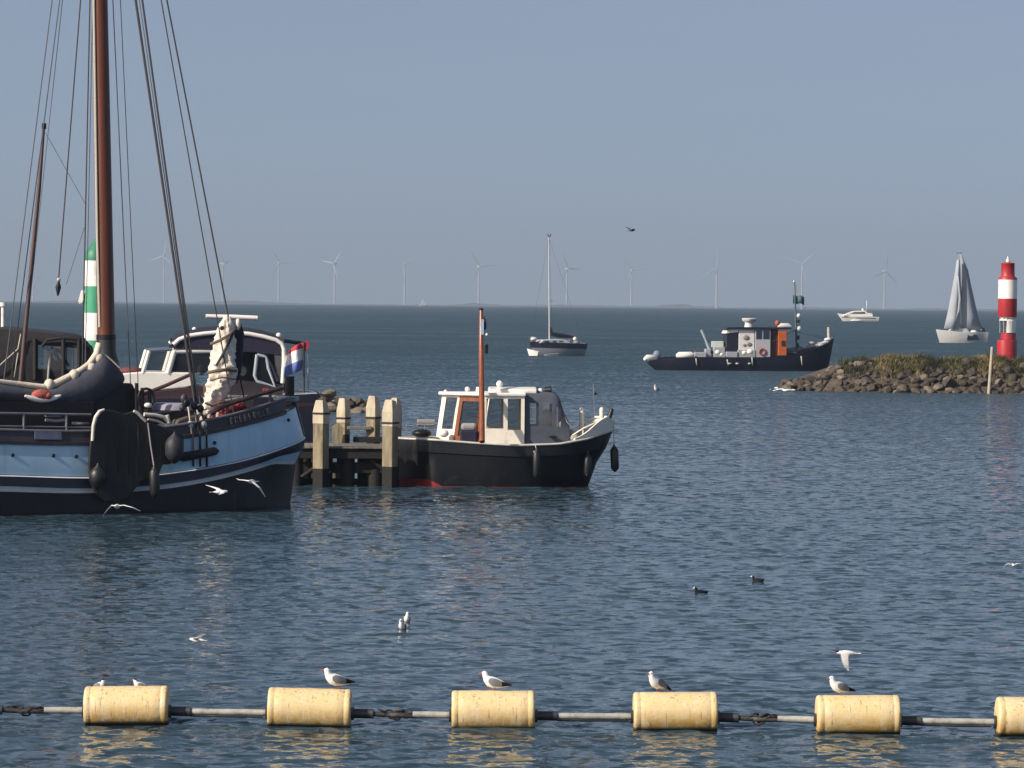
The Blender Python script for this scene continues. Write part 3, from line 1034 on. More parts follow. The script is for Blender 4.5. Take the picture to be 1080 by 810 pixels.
def deck_mb(x0, x1, hb, z, n=30, camber=.04, m=0):
    mb = MB()
    ts = [1 - (1 - i / n) ** 1.6 for i in range(n + 1)]
    rows = []
    for t in ts:
        x = lerp(x0, x1, t)
        y = hb(t)
        rows.append([(x, -y, z(x)), (x, -y * .5, z(x) + camber * .8), (x, 0, z(x) + camber), (x, y * .5, z(x) + camber * .8), (x, y, z(x))])
    return mb.loft(rows, m=m, cap=False, closed=False)
def rail_along(x0, x1, hb, z, r, n=30, tr=(0, 1), flat=1.0):
    """a strake following both sides of the hull and meeting at the bow"""
    ts = [lerp(tr[0], tr[1], i / n) for i in range(n + 1)]
    ts = [1 - (1 - t) ** 1.6 for t in ts]
    a = [(lerp(x0, x1, t), -hb(t), z(lerp(x0, x1, t))) for t in ts]
    b = [(x, -y, z_) for x, y, z_ in a[::-1]]
    if tr[1] >= 1 and abs(a[-1][1]) < .02:
        b = b[1:]
    return a, b
def wall(mb, A, U, V, N, Wd, Hd, holes, th=.04, m=0):
    """panel from A along unit U and V, thickness th along N, with rectangular openings (u0, v0, u1, v1)"""
    A, U, V, N = Vector(A), Vector(U), Vector(V), Vector(N)
    us = sorted({0, Wd, *[h[0] for h in holes], *[h[2] for h in holes]})
    vs_ = sorted({0, Hd, *[h[1] for h in holes], *[h[3] for h in holes]})
    for i in range(len(us) - 1):
        for j in range(len(vs_) - 1):
            uc, vc = (us[i] + us[i + 1]) / 2, (vs_[j] + vs_[j + 1]) / 2
            if any(h[0] < uc < h[2] and h[1] < vc < h[3] for h in holes):
                continue
            q = [A + U * us[i] + V * vs_[j], A + U * us[i + 1] + V * vs_[j], A + U * us[i + 1] + V * vs_[j + 1], A + U * us[i] + V * vs_[j + 1]]
            mb.prism(q, N * th, m)
    return mb
def pane(mb, A, U, V, N, h, th=.04, m=0, t=.006):
    A, U, V, N = Vector(A) + Vector(N) * (th / 2), Vector(U), Vector(V), Vector(N)
    e = .001
    q = [A + U * (h[0] - e) + V * (h[1] - e), A + U * (h[2] + e) + V * (h[1] - e), A + U * (h[2] + e) + V * (h[3] + e), A + U * (h[0] - e) + V * (h[3] + e)]
    return mb.prism(q, N * t, m)
def fender(t, c, L, r, name='fender', m=None, rope_to=None, lean=0.0):
    prof = [(.015, L / 2 + .05), (.03, L / 2 + .03), (.035, L / 2), (r * .7, L / 2 - r * .5), (r, L / 2 - r), (r, -L / 2 + r), (r * .7, -L / 2 + r * .5), (.03, -L / 2)]
    o = MB().lathe(prof, n=18).build(name, m or fender_black, t)
    o.location = c
    o.rotation_euler = (0, lean, 0)
    if rope_to is not None:
        c2 = Vector(c) + Vector((math.sin(lean) * L / 2, 0, L / 2))
        MB().tube([c2, rope_to], .012, 6).build('fender_rope', rope_m, t)
    return o
glass = mat('cabin_glass', (.02, .025, .03), .04, alpha=.20)
dark_glass = mat('dark_glass', (.010, .013, .017), .05, alpha=.8)
vinyl = mat('clear_vinyl', (.22, .23, .25), .12, alpha=.24)
fender_black = mat('black_rubber', (.012, .013, .015), .45, var=.3, vscale=8)
rope_m = mat('pale_rope', (.50, .46, .38), .9, var=.2, vscale=40)
rope_dark = mat('dark_rope', (.045, .042, .045), .9)
white_gel = mat('white_gelcoat', (.78, .76, .71), .3, var=.05, vscale=2, dirt=(.50, .46, .38), dirt_amt=.12, dscale=3)
cream = mat('cream_paint', (.82, .77, .66), .4, var=.06, vscale=2, dirt=(.46, .40, .30), dirt_amt=.15, dscale=3)
varnish = mat('varnished_wood', (.21, .062, .023), .32, var=.35, vscale=5, stretch=(1, 1, .15), bump=.1)
chrome = mat('stainless', (.62, .63, .65), .22, 1.0)
canvas_navy = mat('navy_canvas', (.012, .012, .034), .85, var=.2, vscale=8, bump=.3, bscale=4)
canvas_grey = mat('grey_canvas', (.075, .088, .118), .85, var=.15, vscale=6, bump=.3, bscale=4)
blk = mat('black_paint', (.009, .009, .012), .45, var=.3, vscale=3, spec=.3)

# ================================================================== JETTY
tar = mat('tarred_timber', (.009, .0085, .009), .8, var=.4, vscale=4, bump=.4)
post_w = mat('weathered_post', (.46, .41, .31), .85, var=.25, vscale=5, stretch=(1, 1, .18), dirt=(.16, .12, .08), dirt_amt=.2, dscale=4, bump=.5, bscale=14)
post_old = mat('mossy_post', (.25, .212, .14), .9, var=.35, vscale=6, stretch=(1, 1, .2), dirt=(.09, .07, .04), dirt_amt=.3, dscale=5, bump=.5, bscale=14)
plank_m = mat('grey_plank', (.17, .155, .13), .85, var=.25, vscale=6, bump=.3)
def jetty():
    g = G(385, 513)
    fr = Frame((g.x, g.y, 0), R(4))
    t = empty('jetty', fr.O, fr.a, 'dark wooden jetty head between the blue barge and the motor boat', 'jetty')
    p = fr.p
    YB = 2.6
    def beam(x0, x1, y, z0, z1, d=.2, name='beam', m=tar):
        MB().span((x0, y, z0), (x1, y + d, z1)).build(name, m, t, bevel=.015)
    xl, xr = p(315, 470, 0).x, p(405, 470, 0).x
    zd = p(360, 471, 0).z
    mb = MB()
    n = 14
    for k in range(n):                                   # planks run lengthwise away from the water's edge
        x0 = lerp(xl, xr, k / n); x1 = lerp(xl, xr, (k + 1) / n) - .012
        mb.span((x0, -.06, zd - .05 + random.uniform(-.004, .004)), (x1, YB + .1, zd + random.uniform(-.004, .004)))
    mb.build('deck_planks', plank_m, t)
    beam(xl - .1, xr + .35, .02, zd - .36, zd - .055, .22)
    beam(xl - .1, xr + .35, YB - .25, zd - .36, zd - .055, .22)
    beam(p(309, 480, 0).x, xr + .3, .28, zd - .80, zd - .48, .16)
    beam(p(372, 466, YB).x, p(404, 466, YB).x, YB - .55, zd + .05, zd + .22, .2)
    beam(p(366, 452, YB).x, p(392, 452, YB).x, YB - .1, p(375, 453, YB).z, p(375, 449.5, YB).z, .14, m=plank_m, name='cross_rail')
    def pile(px, y, w, ztop, m=tar, lean=0):
        x = p(px, 490, y).x
        mb = MB().tube([(x + lean, y, -1.0), (x, y, ztop)], w / 2, 14)
        mb.build('pile', m, t)
    pile(313, .4, .40, zd - .06); pile(322, 1.6, .36, zd - .06); pile(343, .55, .46, zd - .06); pile(367, .35, .42, zd - .06)
    pile(396, .5, .5, zd - .06); pile(411, .4, .42, zd - .06); pile(419, 1.4, .36, zd - .1); pile(332, 2.2, .4, zd - .06); pile(382, 2.4, .30, zd - .2); pile(404, 2.3, .34, zd - .1)
    pile(352, 1.9, .26, zd - .55, plank_m, .03)
    mb = MB().tube([(p(318, 500, .2).x, .2, .25), (p(345, 470, .2).x, .2, zd - .4)], .07, 8)
    mb.build('brace', tar, t)
    mb = MB().tube([(p(416, 500, .2).x, .2, .25), (p(392, 470, .2).x, .2, zd - .4)], .07, 8)
    mb.build('brace', tar, t)
    beam(p(308, 505, 0).x, p(422, 505, 0).x, .62, .02, .20, .2, name='sill')
    def post(px, y, top, wpx, split, foot, rz, band):
        s = (g.y + y) / FPX
        w = wpx * s * .74
        b = p(px, 470, y)
        z1 = p(px, top, y).z
        zs = p(px, split, y).z
        z0 = p(px, foot, y).z
        k = t_rot = Matrix.Rotation(rz, 3, 'Z')
        def ring(z, f, cut=0):
            return [Vector((b.x, y, 0)) + k @ Vector((sx * w / 2 * f, sy * w / 2 * f, 0)) + Vector((0, 0, z + cut * sx)) for sx, sy in ((-1, -1), (1, -1), (1, 1), (-1, 1))]
        mb = MB()
        mb.loft([ring(-.8, 1), ring(z0, 1)], m=2, smooth=False, cap=False)  # tarred foot, its black also painting the shadow below the lit face
        mb.loft([ring(z0, 1), ring(zs, 1.0)], m=1, smooth=False, cap=False)
        mb.loft([ring(zs, 1.06), ring(z1 - .34, 1.06), ring(z1 - .02, .72, -.02), ring(z1, .60, -.02)], m=0, smooth=False)
        o = mb.build('mooring_post', [post_w, post_old, tar], t, bevel=.02)
        if band:
            zz = p(px, band, y).z
            MB().loft([ring(zz - .03, 1.12), ring(zz + .03, 1.12)], smooth=False).build('iron_band', rust, t)
    post(338.5, -.14, 422.5, 17, 447, 494, R(57), 436)
    post(362, YB + .22, 420.5, 14, 446, 458, R(57), 441)
    post(393.5, YB + .15, 418, 15, 441, 464, R(57), 440.5)
    post(411.5, -.14, 422, 17, 450, 492, R(57), 446)
    post(417, YB + .25, 420, 13, 452, 470, R(57), 0)
    bx = p(362, 456, YB - .6)
    MB().prism([p(351, 468, 1.8), p(360, 468, 1.8), p(363, 452, 1.8), p(357, 446, 1.8), p(350, 450, 1.8)], (0, .12, 0)).build('timber_knee', post_old, t)
    return fr
JET = jetty()

# ================================================================== MOTOR BOAT
def motor_boat():
    A = R(2)
    g = G(455, 513)
    hb0 = 1.06
    O = Vector((g.x, g.y, 0)) + Matrix.Rotation(A, 3, 'Z') @ Vector((0, hb0, 0))
    fr = Frame(O, A)
    p, q = fr.p, fr.q
    t = empty('motor_boat', O, A, 'black hulled motor boat with white cabin, wood door and wooden mast beside the jetty', 'motor boat')
    Ld, Lw = p(647, 452, 0).x, p(620, 508, 0).x
    CH = .97
    ch = lambda x, h: h * lerp(.16, 1, min(1, max(0, (x + CH) / CH))) if x < 0 else h
    prof = lambda B0, B1, pw: (lambda u: (lerp(B0, B1, ss(0, .42, u)) * (1 - max(0, (u - .42) / .58) ** pw) ** .62) if u < 1 else 0.0)
    hd = prof(1.16, 1.40, 3.2)
    hw = prof(hb0, 1.22, 2.0)
    def hull_pt(px, py, h):
        off = -1.2
        for _ in range(12):
            a = p(px, py, off)
            off = -h(min(1, max(0, a.x / Ld)))
        return a
    zt = [hull_pt(*k, hd) for k in ((455, 463), (500, 466.5), (546, 469), (590, 467.5), (620, 462))]
    ztop = [(a.x, a.z) for a in zt] + [(Ld, p(647, 452, 0).z)]
    zs = lambda x: interp(x, ztop)
    red = mat('red_boot_top', (.24, .016, .020), .5, var=.3, vscale=4)
    hullm = mat('black_hull', (.007, .008, .011), .38, var=.25, vscale=2, dirt=(.030, .029, .028), dirt_amt=.2, dscale=3, stretch=(1, 1, .35))
    lv = [(0, Lw * .9, lambda u: hw(u) * .45, lambda x: -.55), (0, Lw * .98, lambda u: hw(u) * .97, lambda x: -.1),
          (0, lerp(Lw, Ld, .02), lambda u: hw(u) * 1.0, lambda x: .01 + .19 * (1 - ss(-.1, .35, x))),  # red band sunk along the side, shade there put into its outline
          (0, lerp(Lw, Ld, .35), lambda u: lerp(hw(u), hd(u), .45), lambda x: zs(x) * .45),
          (0, lerp(Lw, Ld, .72), lambda u: lerp(hw(u), hd(u), .8), lambda x: zs(x) * .70),
          (-.03, lerp(Lw, Ld, .74), lambda u: lerp(hw(u), hd(u), .85) + .03, lambda x: zs(x) * .72),
          (-.03, lerp(Lw, Ld, .98), lambda u: hd(u) + .01, lambda x: zs(x) - .05)]
    lv = [(-CH, x1_, (lambda x1_, h: lambda u: ch(lerp(-CH, x1_, u), h(max(0, lerp(-CH, x1_, u)) / x1_)))(x1_, h), z) for x0_, x1_, h, z in lv]
    c_ = CH / (Ld + CH)
    tsl = [c_ * i / 5 for i in range(5)] + [1 - (1 - c_) * (1 - i / 36) ** 1.6 for i in range(37)]
    hull_mb(lv, 36, [0, 0, 1, 1, 1, 1], ts=tsl).build('hull', [red, hullm], t, angle=24)
    a, b = rail_along(0, Ld, lambda u: hd(u) + .02, lambda x: zs(x) - .02, .04, 36)
    nose = hd(0) * .16
    cap = MB().tube([(-CH, -nose, zs(0) - .02)] + a + b + [(-CH, nose, zs(0) - .02), (-CH, -nose, zs(0) - .02)], .035, 10)
    cap.build('gunwale', mat('off_white_rail', (.50, .49, .46), .5, var=.2), t)
    deck_mb(-CH, Ld * .985, lambda u: ch(lerp(-CH, Ld * .985, u), hd(max(0, lerp(-CH, Ld * .985, u)) / Ld)) * .95, lambda x: zs(x) - .06, 30).build('deck', mat('grey_deck', (.34, .34, .33), .7, var=.15), t)
    # raised white bulwark round the bow
    x0 = p(606, 464, -1.0).x
    rows = []
    nn = 30
    for i in range(nn + 1):
        u = lerp(x0 / Ld, 1, i / nn)
        u = 1 - (1 - u) ** 1.3 if False else u
        x = u * Ld
        h = lerp(.06, .44, ss(0, .75, i / nn)) - .17 * ss(.75, 1, i / nn)
        y = hd(u)
        rows.append((x, y, zs(x) + .012, h))
    side = [(x, -y, z, h) for x, y, z, h in rows] + [(x, y, z, h) for x, y, z, h in rows[::-1][1:]]
    mb = MB()
    mb.loft([[(x * 1.0 + .0, y, z), (x + .12 * h, y * 1.04, z + h), (x + .12 * h - .03, y * 1.0 - math.copysign(.04, y) if abs(y) > .05 else y, z + h), (x - .05, y - math.copysign(.05, y) if abs(y) > .06 else y * .2, z)] for x, y, z, h in side])
    mb.build('bulwark', cream, t)
    # ---------------- cabin
    yo = 1.08
    zc0 = zs(2.2) - .04
    xc = p(509, 462, -yo).x
    zr = p(509, 417, -yo).z
    x1 = p(553, 462, -yo).x
    H = zr - zc0
    tilt = .14
    mb = MB()
    Ws = x1 - xc
    zw0, zw1 = p(530, 452, -yo).z - zc0, p(530, 420.5, -yo).z - zc0
    u_ = lambda px: p(px, 440, -yo).x - xc
    holes = [(max(u_(513), .05), zw0, u_(531), zw1), (u_(535.5), zw0 - .04, u_(549.5), zw1)]
    for sg in (-1, 1):
        wall(mb, (xc, sg * yo - (.04 if sg > 0 else 0), zc0), (1, 0, 0), (0, 0, 1), (0, 1, 0), Ws, H, holes)
    # two raked faces meet in a blunt prow towards the jetty
    pf = p(459, 452, .15)
    px_, py_ = pf.x, .15
    Hf = H / Vector((tilt, 0, 1)).normalized().z
    vb = .44
    def face(sg):
        a = Vector((px_ + .05, sg * -.15 if sg > 0 else .15, zc0)) if False else Vector((px_, -.05 * sg, zc0))
        b = Vector((xc, -yo * sg, zc0))
        U = (b - a).normalized()
        N = Vector((-U.y, U.x, 0)) if sg < 0 else Vector((U.y, -U.x, 0)) * -1
        N = Vector((abs(U.y), U.x * sg, 0)).normalized()
        wf = (b - a).length
        Vv = Vector((tilt, 0, 1)).normalized()
        return a, U, Vv, N, wf
    FACES = []
    for sg in (1, -1):
        a, U, Vv, N, wf = face(sg)
        ux = lambda px: (p(px, 440, 0).x - px_) / max(.2, U.x)
        f1 = (wf * .09, vb, wf * .33, Hf - .09)
        f2 = (wf * .38, .05, wf * .97, Hf - .05)
        wall(mb, a, U, Vv, N, wf, Hf, [f1, f2], .05)
        FACES.append((a, U, Vv, N, f1, f2))
    wall(mb, (x1 - .04, yo - .04, zc0), (0, -1, 0), (0, 0, 1), (1, 0, 0), 2 * yo - .08, H, [(.15, .5, .85, H - .12), (1.0, .1, 1.7, H - .12)], .04)
    mb.build('cabin', cream, t)
    for sg in (-1, 1):
        for h in holes:
            pane(MB(), (xc, sg * yo - (.04 if sg > 0 else 0), zc0), (1, 0, 0), (0, 0, 1), (0, 1, 0), h).build('window', glass, t)
    for a, U, Vv, N, f1, f2 in FACES:
        pane(MB(), a, U, Vv, N, f1).build('window', glass, t)
        # wooden framed opening
        dw, dh = f2[2] - f2[0], f2[3] - f2[1]
        base = a + U * f2[0] + Vv * f2[1] - N * .02
        hole = (.13, .20, dw - .20, dh - .14)
        dr = wall(MB(), base, U, Vv, N, dw, dh, [hole], .07).build('door', varnish, t)
        pane(MB(), base, U, Vv, N, hole).build('pane', glass, dr)
    # stores standing in the well against the door
    c = p(494.5, 455, -.95)
    MB().box((c.x, -.93, zc0 + .22), (.52, .24, .42)).build('locker', canvas_navy, t, bevel=.05)
    MB().box((c.x, -.91, zc0 + .53), (.46, .22, .22)).build('cushion', mat('grey_cover', (.30, .29, .28), .8, var=.2), t, bevel=.08)
    # roof, two steps
    def roof(x0, x1, y, z, th, name, m):
        mb = MB()
        rows = []
        for i in range(9):
            v = -1 + 2 * i / 8
            rows.append([(x0, v * y, z - .05 * v * v), (x1, v * y, z - .05 * v * v), (x1, v * y, z + th - .07 * v * v), (x0, v * y, z + th - .07 * v * v)])
        mb.loft(rows, smooth=False)
        return mb.build(name, m, t, bevel=.025)
    xr0 = px_ + tilt * H - .12
    out = [(xr0, -.12), (xc + tilt * H * .3, -yo - .07), (x1 + .04, -yo - .07), (x1 + .04, yo + .07), (xc + tilt * H * .3, yo + .07), (xr0, .12)]
    MB().prism([(x, y, zr - .02) for x, y in out], (0, 0, .10)).build('roof', white_gel, t, bevel=.03)
    xa, xb = p(516, 411, -.6).x, p(566, 411, -.6).x
    roof(xa, xb, .66, zr + .11, .13, 'sliding_hatch', white_gel)
    # ---------------- grey tent behind the cabin
    xe = p(601, 465, -1.0).x
    zt0, zt1 = zs(x1) + .0, p(556, 414, -.9).z
    mb = MB()
    rows = []
    N = 10
    for i in range(N + 1):
        f = i / N
        x = lerp(x1 + .03, xe, f)
        top = lerp(zt1, p(588, 419, -.8).z, ss(.45, .8, f) * .25 + f * .2) - (ss(.68, 1, f) ** 1.3) * .85
        yy = .99 - .16 * f
        rows.append([(x, -yy, zt0), (x, -yy * 1.0, lerp(zt0, top, .35)), (x, -yy * .97, lerp(zt0, top, .8)), (x, -yy * .84, top - .03), (x, 0, top + .05), (x, yy * .84, top - .03), (x, yy * .97, lerp(zt0, top, .8)), (x, yy, lerp(zt0, top, .35)), (x, yy, zt0)])
    V = []
    for i in range(N):
        for k in range(8):
            if k in (1, 6) and i in (1, 2, 4, 5, 7):        # clear panels cut out of the canvas
                V.append((i, k))
                continue
            mb.add([rows[i][k], rows[i][k + 1], rows[i + 1][k + 1], rows[i + 1][k]], [(0, 1, 2, 3)], 0, True)
    mb.add(rows[-1], [list(range(9))], 0)
    o = mb.build('canopy', canvas_grey, t)
    for k in (1, 6):
        for grp in ((1, 2), (4, 5), (7,)):
            w = MB()
            for i in grp:
                w.add([rows[i][k], rows[i][k + 1], rows[i + 1][k + 1], rows[i + 1][k]], [(0, 1, 2, 3)], 0, True)
            w.build('window', vinyl, o)
    c = p(583, 452, -1.02)
    MB().lathe([(.02, 0), (.12, .01), (.13, .03), (.09, .05), (.02, .05)], n=16).build('porthole', blk, t).location = (c.x, -1.0, zt0 + .2)
    t.children[-1].rotation_euler = (R(90), 0, 0)
    # ---------------- mast
    m0 = q(508, 466, xc - .05)
    pts = []
    for px, py, rr in ((508.5, 466, .085), (508, 410, .085), (507.5, 370, .075), (507.5, 340, .062), (507.5, 327, .055)):
        v = q(px, py, xc - .05)
        pts.append((v, rr))
    ms = MB().tube([v for v, r in pts], [r for v, r in pts], 14).build('mast', varnish, t)
    tp = pts[-1][0]
    MB().tube([tp + Vector((0, 0, -.02)), tp + Vector((0, 0, .06))], .058, 12).build('mast_cap', blk, ms)
    f = q(508.5, 345, xc - .05)
    MB().prism([f + Vector((-.045, -.09, -.22)), f + Vector((.045, -.09, -.22)), f + Vector((.05, -.09, .22)), f + Vector((-.03, -.09, .24))], (0, -.02, 0)).build('pennant', mat('pale_blue_cloth', (.30, .42, .58), .8), ms)
    MB().prism([f + Vector((.04, -.04, -.16)), f + Vector((.13, -.04, -.02)), f + Vector((.11, -.04, .22)), f + Vector((.05, -.04, .34))], (0, -.03, 0)).build('rolled_flag', canvas_navy, ms)
    MB().ball(q(513.5, 353, xc - .05), .04).build('mast_lamp', white_gel, ms)
    MB().box(q(513, 368, xc - .05), (.1, .08, .26)).build('horn', blk, ms, bevel=.02)
    MB().tube([q(506, 412, xc - .05) - Vector((.02, 0, .08)), q(506, 412, xc - .05) + Vector((0, 0, .1))], .11, 14).build('mast_collar', cream, ms)
    # ---------------- fittings
    def lamp(px, py, off, r, m, name='deck_lamp'):
        c = p(px, py, off)
        MB().ball(c, r).tube([c - Vector((0, 0, r * 1.6)), c], r * .5, 8).build(name, m, t)
    lamp(527, 405, -.2, .105, white_gel)
    lamp(493, 410.5, .3, .08, white_gel)
    lamp(470, 413, .6, .06, white_gel)
    c = p(577, 412, -.1)
    MB().tube([c + Vector((-.06, .0, 0)), c + Vector((.12, -.04, .02))], [.10, .12], 14).tube([c - Vector((0, 0, .22)), c], .03, 8).build('search_light', blk, t)
    lamp(570, 412.5, -.2, .09, white_gel)
    c = p(468, 458, .3)
    MB().ball(p(468.5, 457, -.55), (.14, .12, .12)).build('round_buoy', white_gel, t)
    MB().ball(p(445, 457, -.3), (.30, .25, .13)).build('rope_coil', blk, t)
    # pale rail and folded seat at the flat end
    mb = MB()
    for yy in (-.75, -.2, .3):
        mb.tube([(yy, .35, zs(0)), (yy, .35, zs(0) + .42)], .018, 8)
    mb.tube([(-.75, .35, zs(0) + .42), (.3, .35, zs(0) + .42)], .02, 8)
    mb.tube([(-.75, .35, zs(0) + .24), (.3, .35, zs(0) + .24)], .014, 8)
    mb.build('railing', chrome, t)
    MB().box((-.15, .5, zs(0) + .42), (.55, .16, .22)).build('folded_seat', mat('grey_cover', (.30, .29, .28)), t, bevel=.03)
    # bow: bollards, rail, jackstaff
    for px, off in ((613.5, .35), (634.5, -.05)):
        c = p(px, 449, off)
        MB().tube([(c.x, off, zs(c.x)), (c.x, off, p(px, 432, off).z)], .07, 14).ball((c.x, off, p(px, 432, off).z), .07).build('bollard', cream, t)
    c = p(627, 428, .1)
    MB().tube([(c.x, .1, zs(c.x)), p(626.5, 427, .1), p(625.5, 405, .1)], [.02, .018, .012], 8).build('jackstaff', chrome, t)
    MB().ball(p(628, 415, .1), .045).build('staff_lamp', blk, t)
    mb = MB()
    rl = [(604, 459, -.95), (615, 452, -.9), (628, 446, -.75), (640, 440, -.35)]
    mb.tube([p(*k) for k in rl], .025, 8)
    rl2 = [(600, 452, -.6), (612, 447, .6), (628, 440, .5), (642, 440, .2)]
    mb.tube([p(*k) for k in rl2], .04, 8)
    for px, py, off in rl[1:]:
        c = p(px, py, off)
        mb.tube([c, (c.x, c.y, zs(c.x))], .018, 8)
    mb.build('bow_rail', cream, t)
    mb = MB()
    for px, py, off, s in ((600, 458, -.5, .16), (594, 448, -.55, .13), (606, 462, -.75, .12)):
        mb.ball(p(px, py, off), (s * 1.3, s, s), nu=10, nv=7)
    mb.build('coiled_lines', mat('grey_cover', (.3, .29, .28)), t)
    MB().ball(p(576, 441, -.2), (.24, .2, .26)).build('white_fender_ball', white_gel, t)
    mb = MB().tube([p(590, 428, -.6), p(598, 445, -.8), p(604, 452, -.85)], .02, 8)
    mb.build('canopy_stay', chrome, t)
    # fenders
    c = p(644, 484, -.05)
    fender(t, (c.x + .12, -.05, c.z), .78, .125, rope_to=(Ld, -.05, zs(Ld) + .2), lean=-.05)
    c = p(643, 443, -.1)
    MB().tube([p(639.5, 450, -.2), p(645, 433, -.15)], [.075, .07], 12).ball(p(645, 433, -.15), .07).build('black_boom_fender', fender_black, t)
    a = hull_pt(564, 478, hd); fender(t, (a.x + .05, a.y - .12, a.z - .32), .85, .11, rope_to=(a.x, a.y - .03, zs(a.x)))
    a = hull_pt(620, 488, hd); fender(t, (a.x, a.y + .15, a.z - .1), .7, .11, rope_to=(a.x, a.y + .02, zs(a.x)))
    a = hull_pt(564.5, 479, hd)
    MB().ball((a.x, a.y - .07, a.z + .05), .06).build('hull_fitting', white_gel, t)
    return t, fr
MBT, MBF = motor_boat()
def mooring_rope():
    a, b = W(424, 467, 115.2), W(411, 477, 113.7)
    m = (a + b) / 2 - Vector((0, 0, .12))
    mb = MB().tube([a - a, m - a, b - a], .022, 6)
    o = mb.build('mooring_rope', rope_dark)
    o.location = a
    tag(o, 'dark mooring rope from the motor boat to the nearest jetty post', 'rope')
mooring_rope()

# ================================================================== BLUE BARGE
def barge():
    A = R(29)
    g = G(150, 541)
    O = Vector((g.x, g.y, 0)) + Matrix.Rotation(A, 3, 'Z') @ Vector((0, 2.2, 0))
    fr = Frame(O, A)
    p, q = fr.p, fr.q
    t = empty('sailing_barge', O, A, 'big black and light blue sailing barge with leeboard and tall brown mast', 'sailing barge')
    XA = -15.0
    xb = p(317.5, 455, 0).x
    xw = p(303, 528, 0).x
    def plan(B, xe):
        def hb(u):
            x = lerp(XA, xe, u)
            s = max(0.0, (x - (xe - 5.2)) / 5.2)
            e = max(0.0, (XA + 4 - x) / 4)
            return B * (1 - min(1, s) ** 2.3) ** .58 * (1 - .45 * e * e)
        return hb
    def on(px, py, B=2.2, xe=None):
        hb = plan(B, xe or xb)
        off = -2.0
        for _ in range(25):
            a = p(px, py, off)
            u = min(1, max(0, (a.x - XA) / ((xe or xb) - XA)))
            off = lerp(off, -hb(u), .5)
        return p(px, py, off)
    def zline(pts, tip):
        a = [on(*k) for k in pts]
        l = sorted((v.x, v.z) for v in a)
        tp = p(*tip, 0)
        l = [k for k in l if k[0] < tp.x - .05] + [(tp.x, tp.z)]
        l = [(XA, l[0][1] + .55), (l[0][0] - 5, l[0][1] + .05)] + l
        return (lambda x: interp(x, l)), tp.x
    zbt, xbt = zline([(0, 466), (50, 468), (90, 468), (150, 466), (197, 461), (253, 449), (295, 438)], (309, 428))       # top of the blue strake
    zbb, xbb = zline([(0, 500), (50, 502), (90, 503), (150, 502), (190, 497), (253, 486), (299, 471)], (317.5, 459))     # its foot
    zwb, xwb = zline([(0, 512), (50, 514.5), (90, 515.5), (150, 513.5), (197, 508.5), (253, 496), (296, 481)], (315, 474)) # foot of the wale
    zsb, xsb = zline([(0, 518), (50, 520), (90, 520.5), (150, 518.5), (197, 513), (253, 501), (290, 489.5)], (308.5, 489))  # foot of the white line
    def smooth(f):
        return lambda x: (f(x - .8) + f(x - .4) + 2 * f(x) + f(min(x + .4, xb)) + f(min(x + .8, xb))) / 6 if x < xb - 2.2 else f(x)
    zbt, zbb, zwb, zsb = map(smooth, (zbt, zbb, zwb, zsb))
    blue = mat('light_blue_paint', (.40, .60, .75), .38, var=.10, vscale=1.2, dirt=(.30, .42, .51), dirt_amt=.26, dscale=2.2, stretch=(1, 1, .22))
    black = mat('tar_black_hull', (.007, .0075, .011), .45, var=.35, vscale=1.5, dirt=(.040, .030, .026), dirt_amt=.2, dscale=2, stretch=(1, 1, .4))
    navy = mat('dark_navy_paint', (.012, .016, .034), .38, var=.25, vscale=2)
    stripe = mat('white_line_and_sunlit_edge', (.62, .63, .66), .5, var=.15, vscale=2)
    bul = mat('bulwark_brown', (.038, .032, .042), .5, var=.3, vscale=2)
    B = 2.2
    lv = [(XA + .6, xw - .7, lambda u: plan(1.6, xw)(u), lambda x: -.7), (XA + .2, xw, plan(2.12, xw), lambda x: -.12), (XA + .1, lerp(xw, xsb, .2), plan(2.13, xw), lambda x: .08),
          (XA, xsb, plan(2.18, xsb), zsb), (XA, lerp(xsb, xwb, .3), plan(2.185, xsb), lambda x: lerp(zsb(x), zwb(x), .95) if x < xsb - 1.6 else lerp(zsb(x), zwb(x), .3)),
          (XA, xwb, plan(2.19, xwb), zwb), (XA, xbb, plan(2.22, xbb), zbb), (XA, lerp(xbb, xbt, .5), plan(2.22, lerp(xbb, xbt, .5)), lambda x: (zbb(x) + zbt(x)) / 2), (XA, xbt, plan(2.19, xbt), zbt)]
    hull_mb(lv, 60, [0, 0, 0, 1, 2, 3, 2, 2]).build('hull', [black, stripe, blue, navy], t)
    # wale: a heavy strake standing proud
    mb = MB()
    for sg in (-1, 1):
        rows = [[], [], [], []]
        for i in range(61):
            u = 1 - (1 - i / 60) ** 1.6
            for j, (xe, z, d) in enumerate(((xwb, zwb, -.02), (xwb + .03, lambda x: zwb(x) + .04, .075), (xbb + .03, lambda x: zbb(min(x, xbb)) - .04, .075), (xbb, zbb, -.02))):
                x = lerp(XA, xe, u)
                rows[j].append((x, sg * (plan(2.2, xe)(u) + d * (1 if u < 1 else 0)), z(min(x, xb))))
        mb.loft(rows[:3], closed=False, cap=False)
        mb.loft(rows[2:], closed=False, cap=False, m=1)  # upper edge catching the sun, its brightness painted grey-white
    mb.build('wale', [navy, stripe], t)
    # top band and bulwark
    zbk = lambda x: zbt(x) + lerp(.30, .38, ss(2, xb, x)) * (1 - .45 * ss(xb - 1.2, xb, x))
    mb = MB()
    for sg in (-1, 1):
        rows = [[], [], [], []]
        for i in range(61):
            u = (1 - (1 - i / 60) ** 1.6) * .965
            x = lerp(XA, xbt, u)
            y = plan(2.19, xbt)(u)
            for j, (d, z) in enumerate(((.05, zbt(x) - .05), (.05, zbt(x) + .04), (-.02, zbt(x) + .045), (-.07, zbk(x)))):
                rows[j].append((x, sg * (y + d), z))
        mb.loft(rows, closed=False, cap=False)
